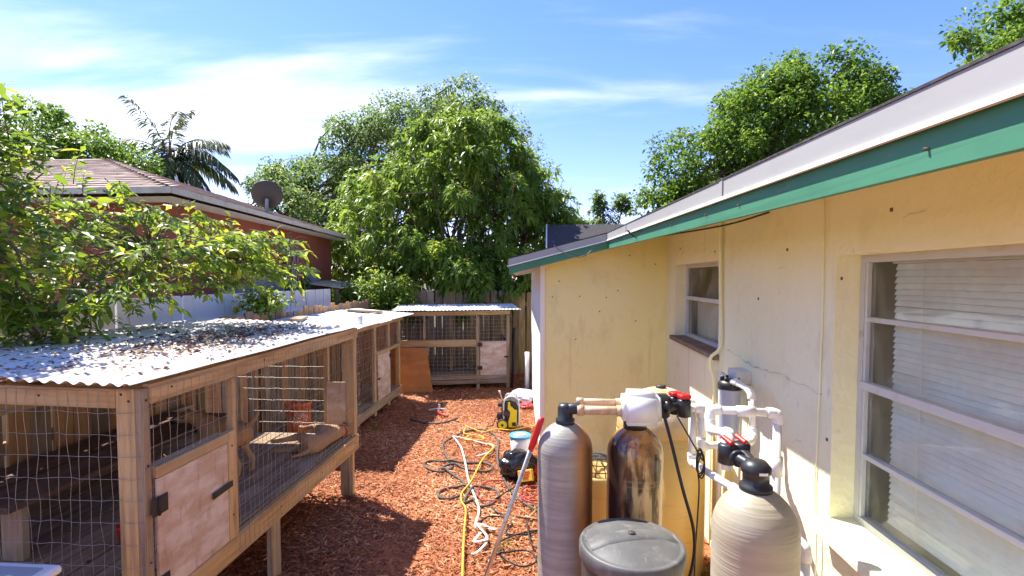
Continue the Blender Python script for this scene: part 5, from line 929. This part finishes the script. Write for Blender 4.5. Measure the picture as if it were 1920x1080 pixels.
# near shrub hanging over the pen roof: leafy twigs; the largest leaves in view are single pieces
def shrub():
    g = np.random.default_rng(61); base = np.array((-3.78, 3.3, 0)); th = thing('shrub', 'glossy leafed shrub branch reaching over the raised pen roof', 'shrub', base)
    vols = [((-3.25, 3.95, 2.30), (1.0, .8, .40), 185), ((-2.72, 4.35, 2.24), (.55, .5, .30), 75), ((-3.2, 2.7, 2.35), (.36, .4, .6), 95), ((-3.4, 2.75, 2.8), (.4, .4, .32), 50), ((-3.35, 2.95, 1.82), (.42, .45, .24), 55), ((-3.75, 3.6, 2.5), (.6, .9, .5), 70), ((-3.0, 3.3, 1.95), (.5, .4, .2), 30)]
    tw = []; P = []; A = []; Ln = []; Q = []; hub = np.array((-3.65, 3.35, 1.75)); limbs = [limb_geo(base, hub, .05, .04, g)]
    for c, r, k in vols:
        c = np.array(c); limbs.append(limb_geo(hub, c, .03, .014, g, 8, .25))
        for _ in range(k):
            e = c+unit(g.normal(0, 1, 3))*np.array(r)*g.random()**.4; d = unit((e-hub)*np.array((1, 1, .5))+g.normal(0, .55, 3)); L = g.uniform(.2, .38); s = e-d*L*.5; n = 7; S_ = [s]; yl = g.beta(1.2, 2.2)*.8
            for i in range(n): d = unit(d+np.array((0, 0, -.07))+g.normal(0, .05, 3)); S_.append(S_[-1]+d*L/n)
            tw.append((S_, np.linspace(.0045, .0012, n+1)))
            if g.random() < .35: limbs.append(limb_geo(c+(s-c)*.2, s, .008, .004, g, 5, .2))
            for i in range(1, n+1):
                for sd in ((-1, 1) if i < n else (0,)):
                    sv = unit(np.cross(d, (0, 0, 1)))*sd; P.append(S_[i]); A.append(unit(sv*.85+d*.6+np.array((0, 0, -.05))+g.normal(0, .28, 3))); Ln.append(g.uniform(.055, .098)*(1.15 if sd == 0 else 1)); Q.append(np.clip(yl+g.normal(0, .12)+(.28 if i >= n-1 else .04), 0, 1))
    for u in ((-2.33, 4.55, 2.2, -2.25, 4.6, 1.72), (-2.4, 4.5, 2.1, -2.36, 4.6, 1.78)):
        a = np.array(u[:3]); b = np.array(u[3:]); tw.append(([a, (a+b)/2+np.array((.03, 0, .05)), b], [.004, .003, .002]))
        for t in np.linspace(.1, 1, 8): P.append(a+(b-a)*t); A.append(unit(g.normal(0, .6, 3)+np.array((0, 0, -.5)))); Ln.append(.08); Q.append(g.random())
    P = np.array(P); A = np.array(A); Ln = np.array(Ln); Q = np.array(Q); obj('branches', tubes(limbs, 6), 'twig', th, I4); obj('twigs', tubes(tw, 4, False), 'twig', th, I4)['kind'] = 'stuff'
    # the 300 nearest leaves inside the picture are objects
    yaw = R(4.03); fw = -P[:, 0]*math.sin(yaw)+P[:, 1]*math.cos(yaw); rt = P[:, 0]*math.cos(yaw)+P[:, 1]*math.sin(yaw); vis = (fw > .5) & (rt/fw > -1.0); sz = np.where(vis, Ln/fw, 0); idx = np.argsort(-sz)[:300]; rest = np.setdiff1d(np.arange(len(P)), idx)
    o = obj('foliage', leaves_me(P[rest], A[rest], Ln[rest], Ln[rest]*.46, g, .22, Q[rest]), 'leaf_shrub', th, I4); o['kind'] = 'stuff'
    lv = []
    for k in range(8):
        q = k/7; w = .24; V = [(0, 0, 0), (.28, w*.8, .03), (.28, 0, 0), (.28, -w*.8, .03), (.62, w*.75, -.02), (.62, 0, -.05), (.62, -w*.75, -.02), (1, 0, -.17)]
        me = mesh(V, [(0, 2, 1), (0, 3, 2), (1, 2, 5, 4), (2, 3, 6, 5), (4, 5, 7), (5, 6, 7)], True); a = me.attributes.new('rnd', 'FLOAT', 'FACE'); a.data.foreach_set('value', [q]*6); lv.append(me)
    for i in idx:
        x = Vector(A[i]); zv = Vector((0, 0, 1))+Vector(g.normal(0, .45, 3)); y = zv.cross(x).normalized(); z = x.cross(y); m = Matrix((x, y, z)).transposed().to_4x4(); m = T(Vector(P[i])) @ m @ Matrix.Scale(float(Ln[i]), 4); obj('leaf', lv[int(round(float(Q[i])*7))], 'leaf_shrub', th, m)
shrub()
S.render.engine = 'CYCLES'
